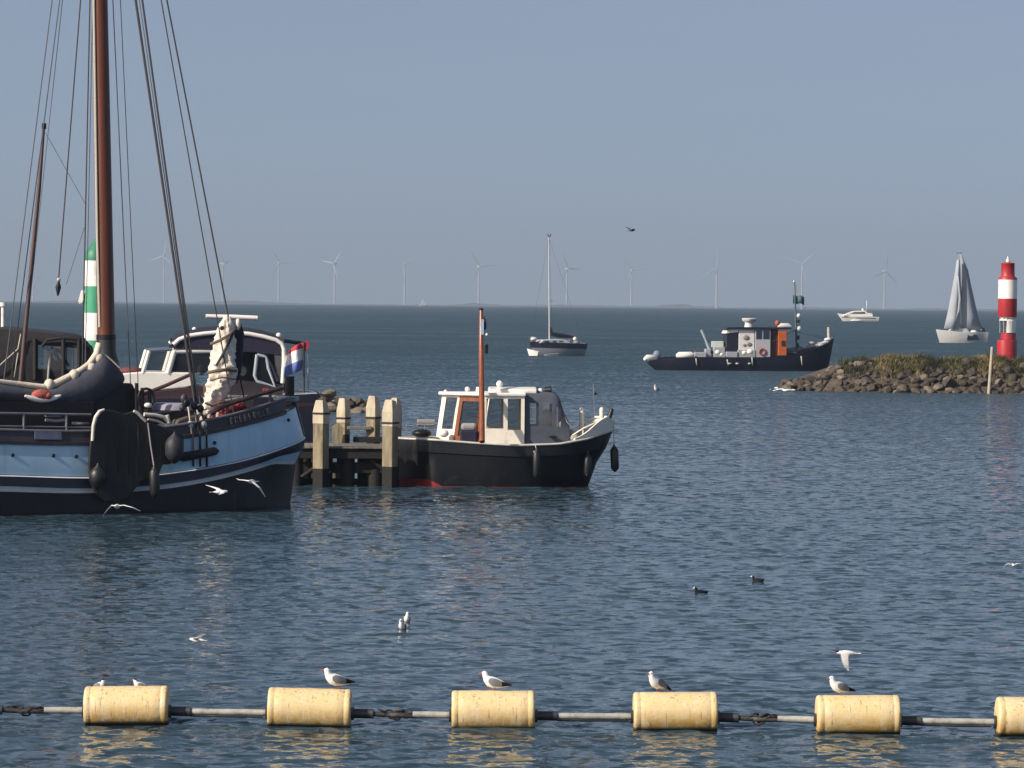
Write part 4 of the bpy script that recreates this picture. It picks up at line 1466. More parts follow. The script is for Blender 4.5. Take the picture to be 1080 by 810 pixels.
    mb.build('bulwark', bul, t)
    a, b = rail_along(XA, xbt, lambda u: plan(2.19, xbt)(u) - .07, lambda x: zbk(x) + .01, .03, 50, (0, .975))
    MB().tube(a, .042, 8).build('cap_rail', mat('grey_cap_rail', (.12, .12, .14), .5, var=.2), t)
    MB().tube(b, .042, 8).build('cap_rail', mat('grey_cap_rail', (.12, .12, .14), .5), t)
    deck_mb(XA, xbt, lambda u: plan(2.14, xbt)(u), lambda x: zbt(x) + .02, 40).build('deck', mat('dark_deck', (.05, .05, .055), .7, var=.2), t)
    # stem bar
    mb = MB()
    mb.tube([(xw + .0, 0, -.3), (xw + .02, 0, .1), (xsb + .02, 0, zsb(xsb)), (xwb + .04, 0, zwb(xwb)), (xbb + .04, 0, zbb(xbb)), (xbt + .03, 0, zbt(xbt) + .12)], [.07] * 6, 10)
    mb.build('stem', navy, t)
    # lettered name boards: the letters cannot be read in the photograph, rows of raised strokes
    plate = mat('name_plate', (.085, .105, .16), .5, var=.3, vscale=6)
    letter = mat('faded_letters', (.085, .075, .085), .6, var=.2)
    a, b = on(37, 457), on(65, 458)
    MB().prism([(a.x, -2.17, zbt(a.x) + .10), (b.x, -2.17, zbt(b.x) + .10), (b.x, -2.13, zbt(b.x) + .30), (a.x, -2.13, zbt(a.x) + .30)], (0, -.05, 0)).build('name_plate', plate, t)
    mb = MB()
    rng = random.Random(8)
    hb = plan(2.19, xbt)
    for i in range(9):
        px = 243 + i * 4.8
        c = on(px, 447, 2.19, xbt)
        u = (c.x - XA) / (xbt - XA)
        dx = .012
        nrm = Vector((-(hb(min(1, u + .004)) - hb(u)) / (.004 * (xbt - XA)), -1, 0)).normalized()
        tg = Vector((-nrm.y, nrm.x, 0))
        base = Vector((c.x, -hb(u), zbt(c.x) + .09)) + nrm * .07
        for k in range(3):
            if rng.random() < .3 and k: continue
            o = base + tg * (k - 1) * .032 + nrm * -.035 * 0
            mb.prism([o, o + tg * .02, o + tg * .02 - nrm * .055 + Vector((0, 0, .17)), o - nrm * .055 + Vector((0, 0, .17))], nrm * .012)
        o = base + Vector((0, 0, rng.choice((0, .08, .15))))
        mb.prism([o - tg * .03, o + tg * .05, o + tg * .05 - nrm * .008 + Vector((0, 0, .022)), o - tg * .03 - nrm * .008 + Vector((0, 0, .022))], nrm * .014)
    mb.build('lettering', letter, t)
    for px, py in ((13, 480), (56, 480.5), (80, 481.5), (226, 467), (304, 443)):
        c = on(px, py)
        hbx = plan(2.22, xb)(min(1, (c.x - XA) / (xb - XA)))
        MB().ball((c.x, -hbx - .005, c.z), (.05, .03, .05), nu=10, nv=6).build('scupper', blk, t)
    # ---------------- leeboard
    lb = [(97, 452), (99, 443), (103, 436), (109, 432.5), (118, 432), (131, 436.5), (142, 433.5), (147, 436), (155, 445), (170, 449), (186, 455), (194, 459), (194.5, 472), (190, 485), (178, 490), (172, 490), (169, 498), (159, 505),
          (149, 508), (142, 517), (134, 526), (124, 530), (112, 529), (102, 521), (95.5, 508), (94, 490), (95.5, 470)]
    board = mat('leeboard_wood', (.010, .0095, .010), .6, var=.35, vscale=3, stretch=(1, 1, .12), bump=.4, bscale=8)
    lo = MB().prism([p(x, y, -2.46) for x, y in lb], (0, .11, 0)).build('leeboard', board, t, bevel=.03)
    for k in range(1, 6):
        xa = lerp(100, 168, k / 6)
        MB().tube([p(xa, 446, -2.463), p(xa + 1.5, 500 if k < 5 else 486, -2.463)], .009, 5).build('plank_seam', blk, lo)
    crm = mat('cream_edge', (.60, .56, .48), .55, var=.15, vscale=5)
    MB().tube([p(x, y, -2.47) for x, y in ((97.5, 465), (98, 457), (98.5, 449), (101, 440), (105, 434), (110, 432))], [.045, .045, .05, .055, .05, .03], 8).build('edge_strip', crm, lo)
    MB().tube([p(x, y, -2.47) for x, y in ((141, 433.5), (145, 435.5), (150, 440.5), (154, 444.5))], [.035, .045, .045, .035], 8).build('edge_strip', crm, lo)
    # fenders over the side
    c = p(184, 473, -2.66)
    fender(t, c, .78, .24, m=mat('blue_grey_fender', (.018, .022, .032), .6, var=.2))
    MB().tube([p(156, 446, -2.5), p(159, 470, -2.52), p(162.5, 492, -2.62)], .02, 6).build('grey_rope', mat('grey_rope', (.27, .25, .27), .8), t)
    fender(t, p(163, 509, -2.62), .80, .13, lean=-.03)
    fender(t, p(103, 503, -2.62), .62, .22, lean=.02)
    # chain plates and the fender bar across them
    for px in (202.5, 210, 217):
        a, b = on(px, 459), on(px + .5, 492)
        MB().tube([(a.x, a.y - .05, zbt(a.x) + .1), (a.x, a.y - .05, a.z), (b.x, b.y - .05, b.z)], .04, 6, flat=.6).build('chain_plate', blk, t)
    a, b = on(186, 482), on(228, 475.5)
    MB().tube([(a.x, a.y - .14, a.z), (a.x + .1, a.y - .15, a.z), (b.x - .1, b.y - .15, b.z), (b.x, b.y - .14, b.z)], [.06, .12, .11, .04], 14).build('side_fender', blk, t)
    # ---------------- mast
    pm = lambda px, py: p(px, py, 0)
    mw = mat('mast_varnish', (.105, .028, .012), .4, var=.25, vscale=4, stretch=(1, 1, .06), bump=.08)
    base, top = pm(112, 440), pm(99, -400)
    base.y = 0
    ms = [(112, 355, 9.4), (110, 250, 9.0), (107.6, 120, 8.6), (105.3, 0, 8.2), (102.5, -160, 7.2), (99.5, -330, 5.0), (98.6, -392, 3.2)]
    s0 = (fr.O.y) / FPX
    mo = MB().tube([pm(x, y) for x, y, r in ms], [r * s0 for x, y, r in ms], 22).build('mast', mw, t)
    MB().tube([pm(112, 355), pm(112, 372), pm(113.5, 384), pm(114, 440)], [.25, .26, .31, .34], 18).build('mast_case', mat('mast_case_black', (.02, .02, .022), .5, var=.3), t)
    MB().tube([pm(112, 353), pm(112, 358)], .26, 20).build('mast_band', blk, mo)
    MB().tube([pm(97.5, 0 - 330), pm(97.3, 0) + Vector((0, -.1, 0)), pm(98.8, 100) + Vector((0, -.1, 0)), pm(101, 250) + Vector((0, -.1, 0)), pm(103.5, 345) + Vector((0, -.1, 0))], .034, 6).build('halyard', rope_m, t)
    # ---------------- folded mainsail under its gaff
    gaff = [(-60, 400), (0, 402.5), (20, 405), (45, 408.5), (58, 405), (72, 398), (85, 390.5), (94, 384), (102, 374), (105, 362)]
    rr = [.06, .065, .07, .085, .10, .095, .08, .08, .10, .09]
    sail_cream = mat('cream_canvas', (.60, .54, .44), .8, var=.2, vscale=6, bump=.4, bscale=8)
    MB().tube([p(x, y, -.85) for x, y in gaff], rr, 12).build('gaff', sail_cream, t)
    for px, py in ((104, 378), (96, 388), (78, 396), (52, 406)):
        MB().ball(p(px, py, -.86), (.14, .14, .16), nu=10, nv=7).build('sail_lashing', sail_cream, t)
    cover = mat('sail_cover', (.045, .050, .070), .85, var=.25, vscale=2.5, bump=.5, bscale=3)
    up = [(-60, 402), (0, 405), (20, 408), (45, 412), (58, 408), (72, 401), (85, 393), (94, 387), (102, 379), (108, 374), (116, 380), (123, 387), (128, 393)]
    lo_ = [(-60, 424), (0, 425), (20, 427), (45, 429), (58, 431), (72, 433.5), (85, 433), (94, 429), (104, 423.5), (112, 418.5), (119, 414), (124, 410), (128, 405)]
    rings = []
    for (x0, y0), (x1_, y1_) in zip(up, lo_):
        a, b = p(x0, y0, -.85), p(x1_, y1_, -.85)
        c, h = (a + b) / 2, (a - b) / 2
        d = .30 if x0 < 110 else .20
        rings.append([c + h * math.cos(k) + Vector((0, math.sin(k) * d * (1 + .12 * math.sin(3 * k + x0 * .2)), 0)) for k in [2 * math.pi * i / 20 for i in range(20)]])
    MB().loft(rings).build('mainsail_cover', cover, t)
    MB().tube([p(108, 372, -.9), p(118, 380, -.95), p(126, 388, -1.0)], .022, 6).build('lashing_line', rope_m, t)
    # deckhouse and dark gear under the sail
    x0, x1_ = p(-60, 440, -.9).x, p(96, 440, -.9).x
    MB().span((x0, -1.15, 1.9), (x1_, 1.1, p(40, 423, -1.15).z)).build('deckhouse', mat('deckhouse_dark', (.007, .0065, .009), .55, var=.3), t, bevel=.04)
    c0, c1 = p(98, 436, -1.0), p(142, 406, -1.0)
    MB().prism([p(98, 440, -.9), p(98, 426, -.9), p(112, 414, -.9), p(126, 405, -.9), p(140, 404, -.9), p(144, 412, -.9), (p(144, 440, -.9))], (0, .9, 0)).build('winch_box', mat('deckhouse_dark', (.007, .0065, .009)), t, bevel=.06)
    mb = MB()
    for px, top_ in ((144, 404), (150, 409), (158, 410)):
        mb.tube([p(px, 440, -1.1), p(px, top_, -1.1)], .05, 8)
    mb.build('winch_posts', blk, t)
    mb = MB().tube([p(154, 420, -1.3) + Vector((.22 * math.cos(a), 0, .25 * math.sin(a))) for a in [2 * math.pi * k / 16 for k in range(17)]], .035, 8)
    mb.build('winch_wheel', blk, t)
    MB().ball(p(156, 427.5, -1.5), (.10, .09, .07)).build('lamp', white_gel, t)
    # lavender hatch cover, white coamings and ropes in front of it
    MB().lathe([(.02, .10), (.45, .10), (.55, .05), (.58, -.08), (.5, -.10)], n=24).build('hatch_cover', mat('lavender_cloth', (.30, .29, .36), .8, var=.12, vscale=4), t).location = p(181, 429, -.8)
    for pts, r in ((((152, 437), (164, 438), (173, 440), (178, 446)), .05), (((156, 442), (166, 444), (176, 449)), .035), (((176, 438), (178, 446)), .06), (((174, 451), (186, 453)), .035), (((181, 448), (187, 451)), .05)):
        MB().tube([p(x, y, -1.7) for x, y in pts], r, 8).build('white_rope', crm, t)
    MB().prism([p(185, 452, -1.4), p(187, 443, -1.4), p(197, 439, -1.4), (p(207, 438, -1.4)), p(208, 455, -1.4)], (0, .4, 0)).build('gear_locker', mat('grey_brown_gear', (.10, .085, .08), .7, var=.3), t, bevel=.05)
    # dead eyes and lanyards
    rng = random.Random(2)
    for k, (px0, px1) in enumerate(((196, 202.5), (203, 210), (209, 217))):
        MB().tube([p(px0 + 1, 418, -1.9), p(px1, 459, -2.15)], .022, 6).build('lanyard', rope_dark if k else rope_m, t)
        for py in (425 + 3 * k, 448):
            x = lerp(px0, px1, (py - 418) / 41)
            MB().ball(p(x, py, -2.05), (.10, .06, .11), nu=10, nv=7).build('dead_eye', blk if (k + py) % 2 else mat('pale_block', (.42, .39, .36), .6, var=.2), t)
    for k in range(7):
        c = p(rng.uniform(188, 214), rng.uniform(414, 445), rng.uniform(-1.9, -1.2))
        MB().ball(c, (rng.uniform(.06, .13), .08, rng.uniform(.06, .14)), nu=8, nv=6).build('pulley_block', rng.choice([blk, blk, mat('pale_block', (.42, .39, .36)), bul]), t)
    # ---------------- hand rails aft
    for py, r in ((436, .035), (449.5, .028)):
        MB().tube([p(-60, py - .5, -2.1), p(0, py, -2.1), p(96, py + 1.5, -2.1)], r, 8).build('hand_rail', mat('grey_cap_rail', (.12, .12, .14)), t)
    for px in (-30, 25, 70):
        c = p(px, 437, -2.1)
        MB().tube([c, (c.x, -2.1, zbk(c.x))], .035, 8).build('stanchion', mat('grey_pipe', (.20, .20, .22), .5), t)
    for pts in (((48, 438), (64, 438.5)), ((48, 443), (60, 444), (70, 443)), ((76, 446.5), (94, 447))):
        MB().tube([p(x, y, -2.05) for x, y in pts], .04, 6).build('coiled_line', mat('grey_rope', (.27, .25, .27), .8), t)
    # ---------------- fore deck
    rail = [(214, 441), (239, 427), (270, 417), (298, 409)]
    MB().tube([p(x, y, -1.35) for x, y in rail], .06, 8).build('fore_rail', mat('dark_wood_rail', (.030, .024, .024), .5, var=.3), t)
    for px, py in ((240, 427), (262, 420), (285, 413)):
        c = p(px, py, -1.35)
        MB().tube([c, (c.x, c.y, zbt(c.x))], .045, 8).build('stanchion', mat('grey_brown_gear', (.10, .085, .08)), t)
    MB().tube([p(151, 416, -.6), p(175, 406.5, -.6), p(201, 395, -.6)], .05, 8).build('boat_hook', mat('maroon_wood', (.10, .045, .04), .5), t)
    MB().tube([p(305.5, 418, 0), p(305.5, 397, 0)], .13, 14).build('bow_bollard', blk, t)
    MB().box(p(302, 420, 0), (.5, .6, .12)).build('bow_fairlead', mat('pale_green_paint', (.32, .40, .38), .5, var=.2), t, bevel=.02)
    # ---------------- furled foresail
    fs = [(240, 334, 3.5), (238, 345, 8), (237, 356, 10.5), (236.5, 368, 11.5), (236, 380, 13), (234.5, 391, 14.5), (233.5, 402, 14), (230, 412, 12), (226.5, 422, 10.5), (222.5, 431, 9.5), (220, 437, 6)]
    rng = random.Random(12)
    rings = []
    n = 34
    for j in range(5 * (len(fs) - 1) + 1):
        i, f = j // 5, (j % 5) / 5
        if i >= len(fs) - 1: i, f = len(fs) - 2, 1.0
        x, y, r = [lerp(a, b, f) for a, b in zip(fs[i], fs[i + 1])]
        c = p(x, y, -.35)
        s = r * (fr.O.y + 2) / FPX
        rings.append([c + Vector((s * math.cos(a), s * .8 * math.sin(a), 0)) * (1 + .10 * math.sin(5 * a + j * .35) + .07 * math.sin(9 * a - j * .6) + .06 * math.sin(j * 1.9 + 3 * a) + rng.uniform(-.09, .09)) for a in [2 * math.pi * k / n for k in range(n)]])
    sc_m = mat('white_canvas', (.70, .64, .55), .8, var=.12, vscale=5, bump=.5, bscale=5)
    fo = MB().loft(rings).build('furled_foresail', sc_m, t)
    def band(pts, r, m, nm):
        MB().tube([p(x, y, -.35 - .52 * (1 - ((x - c0_) / w_) ** 2 * .5)) for (x, y), (c0_, w_) in pts], r, 6).build(nm, m, fo)
    brown = mat('brown_lashing', (.16, .12, .09), .9)
    band([((222, 363), (236, 16)), ((232, 359), (236, 16)), ((242, 353), (236, 16)), ((248, 346), (236, 16))], .04, brown, 'sail_tie')
    band([((228, 386), (236, 16)), ((236, 372), (236, 16)), ((243, 358), (236, 16)), ((249, 344), (238, 16))], .035, rope_dark, 'sail_tie')
    band([((219, 393), (234, 16)), ((228, 391), (234, 16)), ((240, 390), (234, 16)), ((249, 391), (234, 16))], .045, brown, 'sail_tie')
    band([((221, 402), (233, 16)), ((234, 398), (233, 16)), ((249, 400), (233, 16))], .02, brown, 'sail_tie')
    band([((216, 425), (224, 14)), ((224, 428), (224, 14)), ((234, 424), (224, 14))], .03, brown, 'sail_tie')
    MB().tube([p(252, 341, -.2), p(251.5, 352, -.25), p(250, 372, -.3), p(249.5, 392, -.3), p(248, 404, -.3)], [.06, .16, .15, .13, .05], 10).build('navy_bag', canvas_navy, fo)
    MB().ball(p(251, 342, -.4), (.08, .08, .16), nu=10, nv=7).build('white_clew', sc_m, fo)
    MB().ball(p(234, 346, -.75), (.07, .05, .06), nu=8, nv=6).build('eyelet', brown, fo)
    # red gear on the foredeck under it
    for px, py, rx, rz_ in ((243, 431, .34, .16), (236, 437, .22, .14), (252, 428, .2, .12), (281, 412, .12, .07), (222, 442, .12, .2)):
        MB().ball(p(px, py, -.7), (rx, .2, rz_), nu=12, nv=8).build('red_gear_bag', mat('red_cloth', (.26, .022, .026), .7, var=.3, vscale=5), t)
    for px in (219, 228):
        MB().tube([p(px + 2, 436, -1.5), p(px - 1, 456, -1.9)], .05, 8).build('pale_rope_tail', mat('pinkish_rope', (.42, .30, .28), .8), t)
    # ---------------- rigging
    def line(a, b, r, name='stay', m=rope_dark, oa=0.0, ob=0.0, sag=0.0):
        P0, P1 = p(a[0], a[1], oa), p(b[0], b[1], ob)
        MB().tube([P0, (P0 + P1) / 2 + Vector((sag, 0, 0)), P1], r, 6).build(name, m, t)
    def ext(a, b, y):                     # carry a line seen between two pixels up to row y
        k = (y - a[1]) / (b[1] - a[1])
        return (lerp(a[0], b[0], k), y)
    thin, fat = .014, .034
    for a, b, r, ob, tp in (((55, 0), (13, 330), thin, 2.0, -350), ((63, 0), (20, 335), thin, 2.0, -330), ((66, 0), (31, 322), .009, 2.1, -300), ((85, 0), (62, 292), .017, -1.6, -330),
                            ((93, 90), (88, 330), .017, 1.2, -200), ((96, 90), (91, 330), .012, 1.0, -200), ((119, 0), (134, 325), thin, 2.0, -330), ((127, 0), (142, 325), .011, 2.0, -330),
                            ((143, 0), (193, 340), fat, -1.9, -250), ((150, 0), (197, 340), fat * .8, -1.9, -290), ((147, 0), (196, 345), .012, -1.9, -270),
                            ((170, 0), (228, 330), .016, -.9, -380), ((176, 0), (240, 330), .021, -.3, -385)):
        bot = ext(a, b, {(13, 330): 430, (20, 335): 425, (31, 322): 420, (62, 292): 304, (88, 330): 430, (91, 330): 430, (134, 325): 420, (142, 325): 415, (193, 340): 424, (197, 340): 424, (196, 345): 430, (228, 330): 436, (240, 330): 440}[b])
        line(ext(a, b, tp), bot, r, 'shroud' if r > .02 else 'stay', rope_dark if r > .015 else mat('grey_wire', (.10, .105, .12), .6), 0, ob)
    c = p(61, 306, -1.6)
    MB().tube([p(62, 296, -1.6), p(61.5, 303, -1.6), p(61, 312, -1.6)], [.02, .075, .02], 10).build('hanging_block', blk, t)
    MB().ball(p(62, 295, -1.6), .05).build('shackle', mat('pale_block', (.42, .39, .36)), t)
    line((48, 140), (90, 215), .008, 'flag_line', rope_dark, 1.6, .4)
    line((89, 240), (70, 300), .006, 'flag_line', rope_dark, .4, 1.0)
    sp = mat('spar_brown', (.075, .045, .040), .5, var=.2)
    MB().tube([p(46.5, 132, 1.7), p(41, 200, 1.7), p(27, 345, 1.7), p(20, 420, 1.7)], [.035, .055, .06, .06], 10).build('topped_spar', sp, t)
    MB().tube([p(46.5, 136, 1.7), p(46.5, 130, 1.7)], .06, 10).build('spar_cap', blk, t)
    return fr
BARGE = barge()

def lifebuoy():
    c = BARGE.p(45, 419, -1.35)
    w = BARGE.O + BARGE.M @ c
    t = empty('lifebuoy', w, BARGE.a, 'white horseshoe lifebuoy with a red bundle lying in it, below the cream gaff', 'lifebuoy')
    s = .0245
    MB().tube([(lerp(-20, 20, k / 10) * s, -.02, (-4 * math.cos(math.pi * (k - 5) / 10) + 1.5) * s * 1.1) for k in range(11)], [.03, .055, .065, .07, .07, .07, .07, .07, .065, .055, .03], 10).build('ring', white_gel, t)
    rc = mat('faded_red_cloth', (.36, .085, .065), .8, var=.35, vscale=7, bump=.5, bscale=6)
    MB().ball((-.02, .04, .06), (.27, .16, .15), nu=16, nv=9).build('red_bundle', rc, t)
    MB().ball((.12, .0, .03), (.14, .14, .11), nu=12, nv=8).build('red_fold', rc, t)
lifebuoy()

# ================================================================== WHITE CRUISER BEHIND THE BARGE
def cruiser():
    A = R(8)
    O = W(210, 480, 134.0); O.z = 0
    fr = Frame(O, A)
    p, q = fr.p, fr.q
    t = empty('cabin_cruiser', O, A, 'white cabin cruiser with navy canopy and Dutch flag moored behind the barge', 'cabin cruiser')
    w = 1.7
    xs, xe = p(331, 440, 0).x, p(60, 440, 0).x
    zst, zmid, zbow = p(325, 415, -w).z, p(200, 420, -w).z, p(120, 421, -w).z
    L = xs - xe
    flip = lambda mb: MB().add([(-x, y, z) for x, y, z in mb.v], mb.f, mb.m, True)
    hb = lambda u: w * (1 - max(0, (u - .45) / .55) ** 2) if u < 1 else 0.0
    zs = lambda x: interp(-x, [(xe, zbow + .25), (p(120, 400, -w).x, zbow), (p(200, 405, -w).x, zmid), (p(270, 415, -w).x, p(270, 418, -w).z), (xs, zst)])
    navyh = mat('cruiser_navy', (.014, .015, .030), .3, var=.2)
    mar = mat('maroon_stripe', (.040, .020, .024), .4)
    def zsf(f, d=0):
        return lambda x: zs(x) * f + d
    x0, x1 = -xs, -xe
    lv = [(x0 + .15, x1 - 1.1, lambda u: hb(u) * .8, lambda x: -.4), (x0 + .1, x1 - .8, lambda u: hb(u) * .88, lambda x: .1), (x0 + .04, x1 - .35, lambda u: hb(u) * .96, zsf(.60)),
          (x0 + .02, x1 - .2, lambda u: hb(u) * .985, zsf(.80)), (x0, x1 - .12, lambda u: hb(u) * .99, zsf(.86)), (x0, x1, lambda u: hb(u), zsf(1.0))]
    h = hull_mb(lv, 30, [0, 0, 0, 1, 0])
    flip(h).build('hull', [navyh, mar], t)
    d = deck_mb(x0, x1, hb, lambda x: zs(x) - .02, 24)
    flip(d).build('deck', white_gel, t)
    # white coach roof sides forward, raised and raked
    pl = [(118, 413), (120, 396), (133, 393.5), (152, 392), (206, 393), (207, 406), (196, 409), (150, 413.5)]
    MB().prism([p(x, y, -1.35) for x, y in pl], (0, 2.7, 0)).build('coach_roof', white_gel, t, bevel=.05)
    pl = [(118, 421), (118, 413.5), (150, 414), (196, 409.5), (214, 407), (214, 418), (190, 421)]
    MB().prism([p(x, y, -1.45) for x, y in pl], (0, 2.9, 0)).build('side_deck', mar, t, bevel=.03)
    MB().ball(p(138, 391, -.6), (.5, .4, .14)).build('red_cushion', mat('dull_red_cover', (.12, .04, .04), .8, var=.3), t)
    # windscreen frames
    fw = white_gel
    def bar(pts, r, off, name, m=fw):
        for o in ((off, -off) if off else (0,)):
            MB().tube([p(x, y, o) if o == off else Vector((p(x, y, off).x, -off, p(x, y, off).z)) for x, y in pts], r, 8).build(name, m, t)
    bar([(150.5, 394), (157.5, 370)], .07, -1.3, 'window_post')
    bar([(157, 370), (182, 368.5)], .055, -1.3, 'window_rail', mat('blue_grey_frame', (.10, .13, .20), .4))
    bar([(177, 394), (184, 370)], .10, -1.3, 'window_post')
    bar([(183, 370.5), (225, 370)], .085, -1.3, 'window_rail')
    for a in ([(152, 393), (158.5, 371), (181, 370), (176, 393)], [(180, 393), (186, 372), (224, 372), (226, 393)]):
        for o in (-1.3, 1.3):
            MB().prism([Vector((p(x, y, -1.3).x, o, p(x, y, -1.3).z)) for x, y in a], (0, .01, 0)).build('window', glass if a[0][0] < 170 else dark_glass, t)
    # canopy with its white hoop
    hoop = [(183, 363.5), (189, 358), (200, 354), (214, 352), (230, 350.5), (262, 352), (278, 355), (291, 358.5), (297, 362), (299.5, 368), (299.5, 382), (298, 404)]
    for o in (-1.42, 1.42):
        MB().tube([Vector((p(x, y, -1.42).x, o, p(x, y, -1.42).z)) for x, y in hoop], .075, 10).build('canopy_hoop', white_gel, t)
    top = hoop[:9]
    rows = []
    for x, y in top:
        c = p(x, y, -1.42)
        rows.append([(c.x, v * 1.40, c.z + .04 + .18 * (1 - v * v)) for v in (-1, -.6, -.2, .2, .6, 1)])
    MB().loft(rows, closed=False, cap=False).build('canopy_top', canvas_navy, t)
    low = [(183, 369), (189, 368), (200, 368), (214, 368.5), (230, 369), (262, 371), (278, 372), (291, 373), (296, 374)]
    for o in (-1.40, 1.40):
        mb = MB()
        mb.loft([[Vector((p(x, y, -1.4).x, o, p(x, y, -1.4).z)) for x, y in top], [Vector((p(x, y, -1.4).x, o, p(x, y, -1.4).z)) for x, y in low]], closed=False, cap=False)
        mb.build('canopy_valance', canvas_navy, t)
    # after side: dark cockpit, pale framed side window, closing panels
    MB().prism([p(x, y, .9) for x, y in ((222, 420), (222, 370), (264, 371), (298, 374), (298, 416))], (0, .03, 0)).build('canopy_back', mat('deep_navy_canvas', (.012, .012, .024), .9), t)
    MB().prism([p(x, y, -1.38) for x, y in ((222, 416), (222, 398), (262, 402), (298, 406), (298, 418))], (0, .05, 0)).build('cockpit_side', mat('cockpit_dark', (.018, .015, .020), .6, var=.3), t)
    fr2 = [(271, 374), (268.5, 396), (271, 402), (290, 408), (283, 388), (281, 376), (271, 374)]
    MB().tube([p(x, y, -1.36) for x, y in fr2], .06, 8).build('side_window_frame', mat('pale_blue_frame', (.36, .40, .46), .4), t)
    MB().prism([p(x, y, -1.35) for x, y in fr2[:-1]], (0, .01, 0)).build('window', glass, t)
    MB().prism([p(x, y, -1.36) for x, y in ((289, 373), (299, 375), (298, 406), (292, 400))], (0, .02, 0)).build('clear_panel', vinyl, t)
    MB().tube([p(x, y, -1.37) for x, y in ((280, 374), (287, 386), (293, 402))], .05, 8).build('zip_edge', canvas_navy, t)
    for px, py, r in ((205, 347.5, .085), (294, 354, .10), (259, 349, .05)):
        c = p(px, py, -.5)
        MB().ball(c, (r, r, r * 1.05)).tube([c - Vector((0, 0, .22)), c], r * .55, 10).build('dome_lamp', white_gel, t)
    # people-free cockpit gear seen through the opening
    for px, py, r in ((228, 392, .16), (256, 391, .14), (212, 390, .15)):
        MB().ball(p(px, py, -.4), (r, r, r * 1.3)).build('cockpit_gear', mat('grey_gear', (.20, .21, .23), .6), t)
    # pale cross bar on a post
    MB().tube([p(217, 333.5, -.2), p(230, 334, -.2), p(245, 334.3, -.2), p(271.5, 335.5, -.2)], [.075, .08, .085, .085], 12).build('cross_bar', white_gel, t)
    MB().tube([p(243, 352, -.2), p(243, 334, -.2)], .06, 10).build('cross_bar_post', white_gel, t)
    # stern: dark box, rail, staff and flag
    MB().prism([p(x, y, -.8) for x, y in ((300.5, 414), (301, 399), (308, 397), (310, 414))], (0, .7, 0)).build('stern_locker', blk, t, bevel=.04)
    MB().tube([p(298, 359, -1.2), p(310, 361, -.4), p(319, 362, 0)], .07, 8).build('davit', blk, t)
    st = MB().tube([p(320.5, 414, -1.5), p(320.5, 361, -1.5)], .035, 8).build('flag_staff', mat('dark_wood_rail', (.030, .024, .024)), t)
    MB().tube([p(325, 414, .4), p(324.5, 372, .4)], .022, 6).build('stern_rail', chrome, t)
    MB().tube([p(314, 411.5, .1), p(325, 412, .4), p(331, 413, .4)], .03, 6).build('stern_rail', chrome, t)
    flag = MB()
    edge_r = [(321, 361), (320.5, 368), (320.5, 375), (319.5, 383), (318.5, 390)]
    edge_l = [(305, 370), (301.5, 376), (300, 384), (299.5, 391), (299.5, 399)]
    N = 12
    rows = []
    for j in range(4):
        row = []
        for i in range(N + 1):
            f = i / N
            jj = (0, .85, 2.5, 4)[j]
            k = int(min(jj, 3)); ff = jj - k
            a = (lerp(edge_r[k][0], edge_r[k + 1][0], ff), lerp(edge_r[k][1], edge_r[k + 1][1], ff))
            b = (lerp(edge_l[k][0], edge_l[k + 1][0], ff), lerp(edge_l[k][1], edge_l[k + 1][1], ff))
            x, y = lerp(a[0], b[0], f), lerp(a[1], b[1], f) - 2.0 * math.sin(f * math.pi) * (1 - .3 * j)
            v = p(x, y, -1.52)
            v.y += .10 * math.sin(f * 9 + j * .8)
            row.append(v)
        rows.append(row)
    fm = [mat('flag_red', (.42, .03, .045), .8), mat('flag_white', (.78, .77, .75), .8), mat('flag_blue', (.16, .22, .55), .8)]
    for j in range(3):
        flag.loft([rows[j], rows[j + 1]], m=j, closed=False, cap=False)
    flag.prism([p(x, y, -1.50) for x, y in ((321, 361), (325.5, 359.5), (326.5, 364), (324, 369), (321.5, 371))], (0, .02, 0), 0)
    fo = flag.build('flag', fm, t)
    md = fo.modifiers.new('cloth thickness', 'SOLIDIFY'); md.thickness = .012
cruiser()

